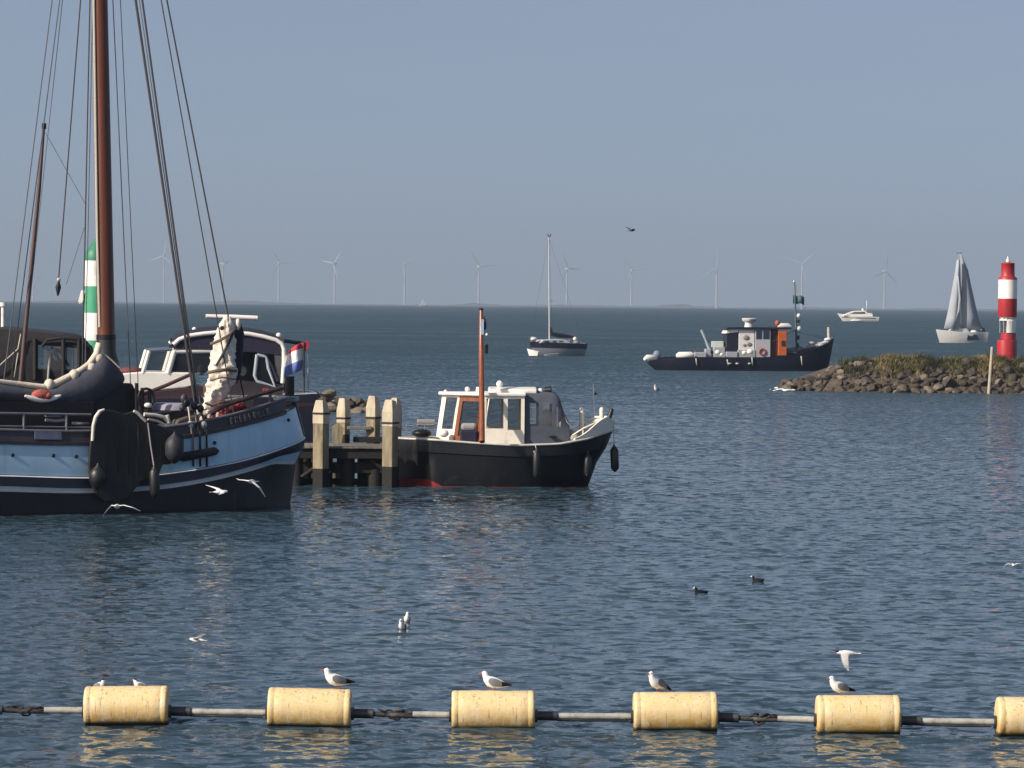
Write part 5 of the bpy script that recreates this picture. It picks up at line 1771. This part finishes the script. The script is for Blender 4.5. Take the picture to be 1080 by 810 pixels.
# ================================================================== DARK CANOPY BOAT AT THE LEFT
def canopy_boat():
    O = W(30, 480, 108.0); O.z = 0
    fr = Frame(O, R(10))
    p = fr.p
    t = empty('covered_motor_boat', O, fr.a, 'motor boat under a charcoal canopy with clear windows, behind the barge gaff', 'motor boat')
    ch = mat('charcoal_canvas', (.017, .016, .020), .85, var=.25, vscale=5, bump=.4, bscale=5)
    hullm = mat('covered_boat_hull', (.05, .05, .06), .4, var=.2)
    w = 1.45
    xr, xl = p(102, 430, -w).x, p(-110, 430, -w).x
    zd = p(60, 402, -w).z
    hb = lambda u: w * (1 - max(0, (u - .55) / .45) ** 2.2) if u < 1 else 0
    lv = [(xl, xr, lambda u: hb(u) * .8, lambda x: -.4), (xl, xr + .2, lambda u: hb(u) * .92, lambda x: .15), (xl, xr + .35, hb, lambda x: zd)]
    hull_mb(lv, 24).build('hull', hullm, t)
    deck_mb(xl, xr + .3, lambda u: hb(u) * .98, lambda x: zd - .02, 20).build('deck', hullm, t)
    prof = [(-110, 346), (-40, 346), (0, 347), (20, 348.5), (40, 350), (55, 352), (70, 353.5), (84, 355.5), (92, 359.5), (97, 366), (101, 380), (104, 400)]
    rows = []
    for x, y in prof:
        c = p(x, y, -1.3)
        ww = 1.38
        zz = [zd + f * (c.z - zd) for f in (0, .18, .78, 1.0)]
        rows.append([(c.x, -ww, zz[0]), (c.x, -ww, zz[1]), (c.x, -ww * .98, zz[2]), (c.x, -ww * .86, zz[3]), (c.x, 0, zz[3] + .08), (c.x, ww * .86, zz[3]), (c.x, ww * .98, zz[2]), (c.x, ww, zz[1]), (c.x, ww, zz[0])])
    mb, wins = MB(), []
    for i in range(len(rows) - 1):
        for k in range(8):
            q4 = [Vector(rows[i][k]), Vector(rows[i][k + 1]), Vector(rows[i + 1][k + 1]), Vector(rows[i + 1][k])]
            if k in (1, 6) and i in (1, 4, 5, 6, 7):
                c = sum(q4, Vector()) / 4
                f = .90 if i != 1 else .85
                e = [c + Vector(((v.x - c.x) * (f if i in (1, 7, 6) else .98), 0, (v.z - c.z) * .86)) for v in q4]
                for v, r in zip(e, q4): v.y = r.y
                for a in range(4):
                    b = (a + 1) % 4
                    mb.add([q4[a], q4[b], e[b], e[a]], [(0, 1, 2, 3)], 0)
                wins.append(e)
            else:
                mb.add(q4, [(0, 1, 2, 3)], 0, True)
    cn = mb.build('canopy', ch, t)
    for e in wins:
        MB().add(e, [(0, 1, 2, 3)]).build('window', vinyl, cn)
    for px in (37, 67, 83.5):
        c = p(px, 356, -1.37)
        MB().tube([p(px, 357, -1.40), p(px, 400, -1.42)], .06, 8).build('canopy_post', mat('black_webbing', (.010, .010, .012), .8), t)
    MB().tube([p(44, 366, -1.40), p(50, 358.5, -1.41), p(66, 356.5, -1.41), p(84, 358, -1.40), p(96, 366, -1.36), p(100, 380, -1.34)], .045, 8).build('canopy_hem', mat('black_webbing', (.010, .010, .012)), t)
    MB().tube([p(22, 352, -1.45), p(19, 368, -1.45), p(0, 385, -1.5), p(-20, 398, -1.5)], .02, 6).build('canopy_strap', rope_m, t)
    MB().tube([p(19, 372, -1.44), p(15, 398, -1.5)], .016, 6).build('canopy_strap', rope_m, t)
    MB().tube([p(53, 372, -1.2), p(50.5, 402, -1.5)], [.05, .035], 8).build('pale_pole', mat('grey_pipe', (.20, .20, .22)), t)
    MB().tube([p(3, 350, -.2), p(3.3, 322, -.2)], .055, 10).tube([p(3.3, 323, -.2), p(3.3, 319, -.2)], .11, 12).build('lamp_pole', white_gel, t)
    # striped bundle inside
    c = fr.O + fr.M @ p(60, 376, -.8)
    s = empty('striped_bundle', c, fr.a, 'blue and white striped bundle seen through the charcoal canopy window', 'bundle')
    bl, wh = mat('stripe_blue', (.07, .08, .28), .8), mat('stripe_white', (.75, .74, .76), .8)
    MB().ball((0, .1, -.1), (.26, .2, .34), nu=16, nv=10).build('bundle_body', mat('deep_navy_canvas', (.012, .012, .024)), s)
    for k in range(4):
        a = -.5 + .33 * k
        MB().ball((a * .34 + .06, -.17, .10 - abs(k - 1.5) * .05 - .05 * k), (.05, .08, .20), nu=10, nv=7, rot=Matrix.Rotation(-.65, 3, 'Y')).build('stripe', wh if k % 2 == 0 else bl, s)
    MB().ball((-.14, -.15, .16), (.07, .06, .12), nu=10, nv=7).build('white_knot', wh, s)
canopy_boat()

# ================================================================== TUG OFF THE BREAKWATER
def tug():
    g = G(785, 391)
    fr = Frame((g.x, g.y + 2.0, 0), R(5))
    p = fr.p
    t = empty('tugboat', fr.O, fr.a, 'black tugboat with orange wheelhouse panel, white funnel and a teal flag on its mast', 'tugboat')
    w = 2.0
    hm = mat('tug_black', (.009, .012, .026), .45, var=.3, vscale=1, spec=.3)
    grey = mat('tug_grey', (.30, .32, .35), .5, var=.15)
    L1, L0 = p(879.5, 365, 0).x, p(683, 382, 0).x
    Lw = p(873, 389, 0).x
    sh = [(683, 381), (694, 378.5), (708, 377), (745, 376.5), (770, 377), (800, 377), (825, 375.5), (840, 373), (855, 369), (866, 365), (874, 361), (879, 357)]
    pts = [(p(x, y, -w * (1 if 700 < x < 840 else .6 if x < 870 else .1)).x, p(x, y, -w * (1 if 700 < x < 840 else .6 if x < 870 else .1)).z) for x, y in sh]
    zs = lambda x: interp(x, pts)
    def hb(B):
        return lambda u: 0 if u >= 1 else B * (1 - max(0, (u - .5) / .5) ** 2.4) ** .7 * (.5 + .5 * ss(0, .16, u))
    lv = [(L0 + 1.2, Lw - .6, hb(1.5), lambda x: -.8), (L0 + .7, Lw, hb(1.9), lambda x: 0.0), (L0 + .2, lerp(Lw, L1, .5), hb(1.98), lambda x: zs(x) * .5), (L0, L1, hb(w), zs)]
    hull_mb(lv, 40).build('hull', hm, t)
    deck_mb(L0, L1 - .2, lambda u: hb(w)(u) * .96, lambda x: zs(x) - .12, 30).build('deck', mat('tug_deck', (.12, .12, .13), .7), t)
    # pale bulwark inside rail along the bow
    rows = []
    a = [(824, 369), (835, 366.5), (850, 364.5), (862, 361.5), (872, 358.5), (878, 355.5)]
    mb = MB()
    top = [p(x, y, 1.3 * (1 - ss(845, 879, x)) ) for x, y in a]
    bot = [(v.x, v.y, zs(v.x) - .05) for v in top]
    mb.loft([bot, top], closed=False, cap=False)
    o = mb.build('bow_bulwark', grey, t); o.modifiers.new('plate', 'SOLIDIFY').thickness = .08
    for x0, y0, r in ((856, 362, .30), (866, 364, .26), (873, 358, .28), (848, 366, .2), (838, 372, .2)):
        c = p(x0, y0, -.3)
        MB().ball(c, (r * 1.1, r * .7, r * .5), nu=10, nv=7).build('deck_gear', grey if x0 < 870 else white_gel, t)
    c = p(874.5, 350, 0)
    MB().tube([p(875, 362, 0), p(874, 352, 0), p(874, 345, 0)], [.16, .14, .12], 10).build('stem_post', mat('pale_block', (.42, .39, .36)), t)
    # stern fenders and the white bundle
    c = p(685, 378, -.9)
    MB().tube([c + Vector((-.45, -.2, -.05)), c + Vector((-.2, 0, 0)), c + Vector((.35, .3, 0)), c + Vector((.6, .5, 0))], [.12, .30, .30, .15], 14).build('stern_fender', white_gel, t)
    MB().ball(p(693, 374, .4), (.34, .3, .36)).build('stern_fender', mat('blue_grey_fender2', (.16, .19, .23), .6), t)
    c0, c1 = p(713, 375, -1.5), p(732, 374.5, -1.5)
    MB().tube([c0, c0 + Vector((.25, 0, 0)), c1 - Vector((.25, 0, 0)), c1], [.12, .30, .28, .12], 12).build('white_bundle', white_gel, t)
    for x, d in ((734, 0), (767, -1), (793, 1), (845, 2)):
        a_, b_ = p(x, 378 - d * 1.2, -2.12), p(x + 1, 385.5, -2.05)
        MB().tube([a_, b_], .05, 6).build('fender_rope', mat('pale_rope', (.5, .46, .38)), t)
    # low deck clutter: hatch boxes, tyre fenders, rails
    for x0, y0, x1, y1, m, off in ((733, 371.5, 745, 377, grey, -1.2), (744, 368, 750, 377, grey, -.8), (751.5, 360, 763.5, 366.5, mat('pale_green_box', (.50, .56, .52), .5), -.2), (753, 366, 765, 377, mat('tug_grey', (.3, .32, .35)), -1.0),
                                   (766, 371, 778, 377, grey, -1.4), (778, 369, 797, 377, grey, -1.3), (733, 370, 755, 372.5, mat('tug_clutter', (.05, .05, .06), .6), -.1)):
        a_, b_ = p(x0, y1, off), p(x1, y0, off)
        MB().span(a_, (b_.x, off + .9, b_.z)).build('deck_box', m, t, bevel=.05)
    for x, y, r in ((757, 371.5, .19), (761, 374, .14), (791, 371, .22), (785, 372, .17)):
        MB().ball(p(x, y, -1.75), (r * 1.2, r * .6, r), nu=10, nv=7).build('white_gear', white_gel, t)
    for x in (768, 776, 789):
        MB().tube([p(x, 383.5, -2.1), p(x + 3.5, 383.5, -2.1)], .07, 6).build('hull_mark', mat('pale_block', (.42, .39, .36)), t)
    MB().tube([p(748.5, 369, -.3), p(744, 358, -.3), p(740, 348, -.3)], [.14, .10, .14], 8).build('crane_pole', mat('blue_grey_steel', (.30, .36, .40), .5), t)
    # wheelhouse blocks
    def block(x0, y0, x1, y1, off, dep, m, name, bv=.04):
        a_, b_ = p(x0, y1, off), p(x1, y0, off)
        return MB().span(a_, (b_.x, off + dep, b_.z)).build(name, m, t, bevel=bv)
    nav = mat('tug_navy', (.010, .012, .026), .4)
    wl = mat('tug_white', (.62, .62, .60), .5, var=.1, dirt=(.3, .27, .23), dirt_amt=.2)
    lg = mat('tug_lilac_grey', (.36, .36, .40), .5, var=.1)
    block(766, 351, 778.5, 377, -1.1, 2.2, nav, 'engine_casing')
    MB().prism([p(x, y, -1.2) for x, y in ((765, 352), (767, 347.5), (773, 345.5), (779, 346), (779, 350.5))], (0, 2.4, 0)).build('casing_top', wl, t, bevel=.05)
    block(779, 347, 796, 377, -1.15, 2.3, wl, 'deckhouse')
    for x, y, r in ((787, 356, .26), (790, 363, .22), (785, 364, .14)):
        MB().ball(p(x, y, -1.18), (r, .06, r * .8), nu=12, nv=7).build('deckhouse_opening', mat('warm_grey', (.22, .20, .18), .6), t)
    block(796.5, 346, 813, 377, -1.25, 2.5, lg, 'wheelhouse')
    for x0, x1 in ((797.5, 803.5), (805, 811.5)):
        block(x0, 348.5, x1, 357.5, -1.28, .05, mat('dark_blue_glass', (.015, .03, .06), .08), 'window', 0)
    block(813.2, 347, 820.5, 376, -1.0, 1.9, mat('door_maroon', (.035, .012, .012), .5), 'doorway')
    org = mat('orange_paint', (.40, .095, .022), .5, var=.2, dirt=(.3, .08, .03), dirt_amt=.2)
    block(820.8, 349, 830, 375, -1.3, 2.6, org, 'orange_front')
    MB().box(p(826, 362, -1.33), (.28, .05, .42)).build('porthole', mat('door_maroon', (.035, .012, .012)), t)
    MB().tube([p(804, 371, -1.32) + Vector((.25 * math.cos(a), 0, .25 * math.sin(a))) for a in [2 * math.pi * k / 16 for k in range(17)]], .06, 8).build('lifebuoy', mat('faded_red', (.35, .07, .06), .6), t)
    MB().prism([p(x, y, -1.4) for x, y in ((765, 347.5), (768, 345), (796, 345), (835, 345.3), (835, 347.3), (796, 347.5), (776, 347))], (0, 2.8, 0)).build('wheelhouse_roof', nav, t, bevel=.03)
    MB().tube([p(820, 344.5, -.4), p(823, 343.6, -.4), p(831, 343.6, -.4), p(834, 344.8, -.4)], [.14, .22, .22, .14], 12).build('life_raft', wl, t)
    MB().ball(p(820, 341, -.4), (.22, .2, .28), nu=10, nv=7).build('red_lamp', mat('faded_red', (.35, .07, .06)), t)
    c = p(790, 346, 0)
    fz = p(790, 335.5, 0).z
    MB().lathe([(.42, c.z), (.36, lerp(c.z, fz, .35)), (.36, lerp(c.z, fz, .55)), (.58, lerp(c.z, fz, .72)), (.62, fz - .05), (.5, fz)], (c.x, 0, 0), n=18).build('funnel', wl, t)
    # mast, lamps, flag
    MB().tube([p(840.5, 374, 0), p(839, 330, 0), p(838, 296, 0)], [.10, .08, .05], 10).build('mast', mat('teal_steel', (.07, .11, .13), .5), t)
    MB().ball(p(837.5, 297, 0), .09).build('mast_cap', wl, t)
    for x, y in ((842.5, 333), (843, 346.5)):
        MB().ball(p(x, y, -.1), (.17, .16, .20), nu=10, nv=7).build('mast_lamp', wl, t)
    for x, y, h in ((842, 339, .22), (841.5, 356, .35), (841, 364, .3)):
        MB().box(p(x, y, -.1), (.26, .2, h)).build('mast_box', nav, t)
    fl = MB()
    rows = []
    for j in range(2):
        rows.append([p(lerp(836.5, 848.5, i / 8), (311 + i * .25 + .8 * math.sin(i * .9)) + j * 8.5, 0) + Vector((0, .15 * math.sin(i * .9), 0)) for i in range(9)])
    fl.loft(rows, closed=False, cap=False)
    o = fl.build('flag', mat('teal_cloth', (.045, .105, .125), .8), t); o.modifiers.new('cloth', 'SOLIDIFY').thickness = .02
    MB().box(p(839, 305, 0), (.14, .14, .7)).build('mast_antenna', mat('faded_red_grey', (.25, .18, .18), .6), t)
    MB().tube([p(840, 350, 0), p(872, 357, 0)], .02, 6).build('fore_stay', rope_dark, t)
    MB().tube([p(839, 348, -1.0), p(815, 360, -1.2)], .02, 6).build('stay', rope_dark, t)
tug()

# ================================================================== ANCHORED YACHT
def yacht():
    g = G(586, 375)
    fr = Frame((g.x, g.y + 1, 0), R(26))
    p = fr.p
    t = empty('sailing_yacht', fr.O, fr.a, 'anchored sailing yacht with bare mast and navy boom cover', 'sailing yacht')
    x0, x1 = -p(615.5, 365, 0).x, -p(558, 362, 0).x
    w = 1.35
    hb = lambda B: lambda u: 0 if u >= 1 else B * (.68 + .32 * ss(0, .4, u)) * (1 - max(0, (u - .4) / .6) ** 2.0)
    flip = lambda mb: MB().add([(-x, y, z) for x, y, z in mb.v], mb.f, mb.m, True)
    zt = lambda x: interp(x, [(x0, p(612, 362.5, -w).z), (0, p(590, 361.5, -w).z), (x1, p(559, 360, 0).z)])
    nav = mat('yacht_navy', (.012, .018, .035), .35)
    hw = mat('yacht_hull_grey', (.20, .225, .265), .35, var=.06)
    lv = [(x0 + .5, x1 - 1.2, hb(w * .7), lambda x: -.3), (x0 + .3, x1 - .7, hb(w * .9), lambda x: 0), (x0 + .1, x1 - .25, hb(w * .98), lambda x: zt(x) * .55), (x0, x1, hb(w), zt)]
    flip(hull_mb(lv, 26, [0, 0, 1])).build('hull', [hw, nav], t)
    flip(deck_mb(x0, x1 - .1, lambda u: hb(w)(u) * .97, lambda x: zt(x) - .02, 20)).build('deck', white_gel, t)
    MB().prism([p(x, y, -.75) for x, y in ((569, 362), (573, 358.5), (590, 357.5), (599, 358.5), (601, 363))], (0, 1.5, 0)).build('coach_roof', mat('pale_grey_gel', (.45, .47, .48), .4), t, bevel=.08)
    for x in (577, 585, 592):
        MB().box(p(x, 360.3, -.76), (.45, .03, .12)).build('window', dark_glass, t)
    MB().tube([p(579.5, 362, 0), p(579.3, 300, 0), p(579, 250, 0)], [.085, .08, .065], 10).build('mast', mat('grey_aluminium', (.50, .52, .54), .4, .3), t)
    MB().tube([p(579, 251, 0), p(577.5, 246, 0)], .04, 6).tube([p(579, 251, 0), p(581, 247, 0)], .05, 6).build('masthead', blk, t)
    MB().tube([p(575.5, 317.5, 0), p(583, 317.5, 0)], .03, 6).build('spreader', mat('grey_aluminium', (.50, .52, .54)), t)
    MB().tube([p(580.5, 345, 0), p(581.5, 352, 0), p(588, 353.5, 0), p(597, 354.5, 0), p(604.5, 355.3, 0)], [.06, .22, .24, .20, .10], 12).build('boom_cover', mat('yacht_cover', (.010, .012, .022), .8), t)
    for a, b in (((579, 251), (558.5, 359)), ((579, 251), (615, 361)), ((579, 252), (583, 361))):
        MB().tube([p(*a, 0), p(*b, 0)], .008, 5).build('stay', rope_dark, t)
    # bow pulpit, sprayhood, cockpit things
    MB().tube([p(559, 361, -.2), p(559, 355, -.25), p(566, 355.5, -.5), p(567, 361, -.5)], .035, 6).build('pulpit', chrome, t)
    MB().ball(p(563, 357.5, -.2), (.42, .3, .22), nu=10, nv=7).build('bow_gear', white_gel, t)
    MB().ball(p(606.5, 357.5, -.3), (.22, .2, .22), nu=10, nv=7).build('white_fender', white_gel, t)
    MB().ball(p(608, 361, -.5), (.35, .3, .18), nu=10, nv=7).build('cockpit_gear', mat('warm_grey', (.22, .20, .18)), t)
    MB().tube([p(600, 363, -1.0), p(600, 358.5, -1.0), p(612, 358.5, -.9), p(613, 363, -.9)], .025, 6).build('pushpit', chrome, t)
    return fr
yacht()
def dinghy():
    for px, py, L, lab in ((562, 374.5, 1.25, 'small white pointed dinghy at the bow of the anchored yacht'), (582.5, 375, 1.6, 'low white rowing boat alongside the anchored yacht')):
        g = G(px, py + .5)
        t = empty('dinghy', (g.x, g.y - .2, 0), R(170 if px < 570 else 5), lab, 'dinghy')
        hi = .72 if px < 570 else .30
        hb = lambda u: .42 * (1 - u ** 2.2) if u < 1 else 0
        zt = lambda x: hi * (.55 + .45 * (x / L + .5))
        lv = [(-L / 2 + .1, L / 2 - .25, lambda u: hb(u) * .7, lambda x: -.08), (-L / 2, L / 2, hb, zt)]
        m = white_gel if px < 570 else mat('pale_grey_gel', (.45, .47, .48))
        hull_mb(lv, 16).build('hull', m, t)
        deck_mb(-L / 2, L / 2 - .04, lambda u: hb(u) * .94, lambda x: zt(x) - .05, 12).build('cover', m, t)
dinghy()

# ================================================================== SAILING BOAT BEHIND THE RED BEACON
def sailboat():
    g = G(1012, 361.5)
    fr = Frame((g.x, g.y + 1.5, sea(g.x, g.y)), R(12))
    p = fr.p
    t = empty('sailboat', fr.O, fr.a, 'sailing boat under two shaded grey sails left of the red and white beacon', 'sailboat')
    x0, x1 = -p(1040, 352, 0).x, -p(987, 350, 0).x
    hb = lambda B: lambda u: 0 if u >= 1 else B * (.7 + .3 * ss(0, .35, u)) * (1 - max(0, (u - .35) / .65) ** 2.2)
    flip = lambda mb: MB().add([(-x, y, z) for x, y, z in mb.v], mb.f, mb.m, True)
    zt = lambda x: interp(x, [(x0, p(1038, 350.5, -1).z), (0, p(1013, 350, -1).z), (x1, p(988, 347.5, 0).z)])
    w = 1.6
    hgrey = mat('sailboat_hull', (.52, .53, .52), .4, var=.12)
    lv = [(x0 + .4, x1 - 1.0, hb(w * .7), lambda x: -.3), (x0 + .2, x1 - .6, hb(w * .92), lambda x: 0.0), (x0, x1, hb(w), zt)]
    flip(hull_mb(lv, 26)).build('hull', hgrey, t)
    flip(deck_mb(x0, x1 - .1, lambda u: hb(w)(u) * .97, lambda x: zt(x) - .02, 20)).build('deck', white_gel, t)
    MB().prism([p(x, y, -.8) for x, y in ((1002, 350), (1005, 347), (1020, 346.5), (1023, 350.5))], (0, 1.6, 0)).build('coach_roof', mat('pale_grey_gel', (.45, .47, .48)), t, bevel=.08)
    MB().prism([p(x, y, -1.55) for x, y in ((1020, 359), (1021, 352), (1030, 353), (1033, 358.5))], (0, .3, 0)).build('dark_panel', mat('yacht_navy', (.012, .018, .035)), t)
    MB().ball(p(1027, 350, -.4), (.5, .4, .35), nu=10, nv=7).build('white_cover', white_gel, t)
    MB().ball(p(1036, 349, -.2), (.5, .4, .55), nu=10, nv=7).build('spray_hood', mat('yacht_navy', (.012, .018, .035)), t)
    MB().tube([p(1037, 351, -.2), p(1042, 352, -.2)], .12, 8).build('outboard', blk, t)
    MB().tube([p(1014.5, 350, 0), p(1011.5, 265, 0)], [.10, .07], 8).build('mast', mat('grey_aluminium', (.50, .52, .54)), t)
    MB().box(p(1011.5, 267, 0), (.7, .1, .25)).build('wind_vane', mat('grey_gear', (.20, .21, .23)), t)
    def sail(rim_l, rim_r, belly, m, name, off=0.0):
        rows = []
        n = 10
        for (xl, yl), (xr, yr) in zip(rim_l, rim_r):
            rows.append([p(lerp(xl, xr, i / n), lerp(yl, yr, i / n), off) + Vector((0, -belly * math.sin(math.pi * i / n) * (.3 + .7 * abs(xr - xl) / 20), 0)) for i in range(n + 1)])
        o = MB().loft(rows, closed=False, cap=False).build(name, m, t)
        o.modifiers.new('cloth', 'SOLIDIFY').thickness = .03
        return o
    sm = mat('shaded_sailcloth', (.24, .27, .32), .8, var=.12, vscale=.5)  # shade on the sails is put into these greys
    sm2 = mat('pale_shaded_sailcloth', (.31, .345, .39), .8, var=.12, vscale=.5)
    ws = mat('sunlit_sailcloth', (.60, .62, .64), .7)  # sunlight on one narrow panel, put into a whiter cloth
    sail([(1009, 274), (1007, 288), (1004, 305), (1001, 322), (998, 336), (995.5, 346.5)], [(1012, 274), (1012.5, 288), (1013.5, 305), (1013, 322), (1012.5, 336), (1011.5, 347)], .9, sm2, 'jib', -.6)
    sail([(1012, 268), (1013, 285), (1013.5, 302), (1013.6, 320), (1013.5, 335), (1013, 346)], [(1014, 268), (1021, 285), (1024.5, 302), (1028.5, 320), (1032, 335), (1035.5, 345.5)], .8, sm, 'mainsail')
    sail([(1009.5, 291), (1010.5, 300), (1011.3, 315), (1010, 328), (1007.5, 338)], [(1010.5, 291), (1012, 300), (1013.3, 315), (1012, 328), (1008.5, 338)], .05, ws, 'sunlit_sail_strip', -1.75)  # added strip that paints the sunlit panel of the sail
sailboat()

# ================================================================== WHITE MOTOR CRUISER FAR OUT
def far_cruiser():
    g = G(904, 338.5)
    fr = Frame((g.x, g.y, sea(g.x, g.y)), R(6))
    p = fr.p
    t = empty('motor_cruiser', fr.O, fr.a, 'small white motor cruiser under way far out near the horizon', 'motor cruiser')
    x0, x1 = -p(926, 335, 0).x, -p(883, 331, 0).x
    hb = lambda B: lambda u: 0 if u >= 1 else B * (1 - max(0, (u - .35) / .65) ** 2.2)
    flip = lambda mb: MB().add([(-x, y, z) for x, y, z in mb.v], mb.f, mb.m, True)
    w = 2.1
    zt = lambda x: interp(x, [(x0, p(926, 334.5, 0).z), (0, p(905, 333.5, 0).z), (x1, p(883, 330.5, 0).z)])
    lv = [(x0 + .4, x1 - 2.6, hb(w * .7), lambda x: -.3), (x0 + .2, x1 - 1.9, hb(w * .92), lambda x: 0.0), (x0, x1, hb(w), zt)]
    flip(hull_mb(lv, 26)).build('hull', white_gel, t)
    flip(deck_mb(x0, x1 - .1, lambda u: hb(w)(u) * .97, lambda x: zt(x) - .02, 20)).build('deck', white_gel, t)
    MB().prism([p(x, y, -1.5) for x, y in ((889, 333), (895, 330), (901, 328), (913, 327.5), (915, 330), (920, 330.5), (921, 334))], (0, 3.0, 0)).build('cabin', white_gel, t, bevel=.12)
    MB().prism([p(x, y, -1.53) for x, y in ((897, 331), (901, 329.3), (912, 329), (913, 331))], (0, .04, 0)).build('window', dark_glass, t)
    MB().prism([p(x, y, -2.12) for x, y in ((888, 335.3), (924, 336), (924, 335.3), (888, 334.6))], (0, .05, 0)).build('blue_band', mat('yacht_navy', (.012, .018, .035)), t)
    MB().tube([p(914, 329, 0), p(914, 317, 0)], .09, 6).build('mast', white_gel, t)
    MB().ball(p(910, 326.5, 0), (.5, .4, .4), nu=8, nv=6).build('radar_dome', white_gel, t)
    MB().ball(p(903, 338, -2.4), (2.2, .5, .35), nu=10, nv=6).build('bow_wave', mat('foam', (.75, .78, .8)), t)
far_cruiser()
def tiny_sail():
    Y = 6500.0
    c = W(446, 321, Y)
    t = empty('sailboat', (c.x, Y, sea(c.x, Y)), R(20), 'tiny white sailboat on the horizon', 'sailboat')
    hb = lambda u: 2.0 * (1 - u ** 2.2) if u < 1 else 0
    hull_mb([(-5.5, 5, lambda u: hb(u) * .9, lambda x: -.3), (-6, 6.5, hb, lambda x: 1.6)], 14).build('hull', white_gel, t)
    MB().prism([(-.2, 0, 2), (-4.5, .6, 2.2), (-.2, 0, 12.5)], (0, .05, 0)).build('mainsail', white_gel, t)
    MB().prism([(.3, 0, 1.8), (6, -.3, 1.8), (.3, 0, 11)], (0, .05, 0)).build('jib', white_gel, t)
    MB().tube([(0, 0, 1.2), (0, 0, 13.5)], .12, 6).build('mast', white_gel, t)
tiny_sail()
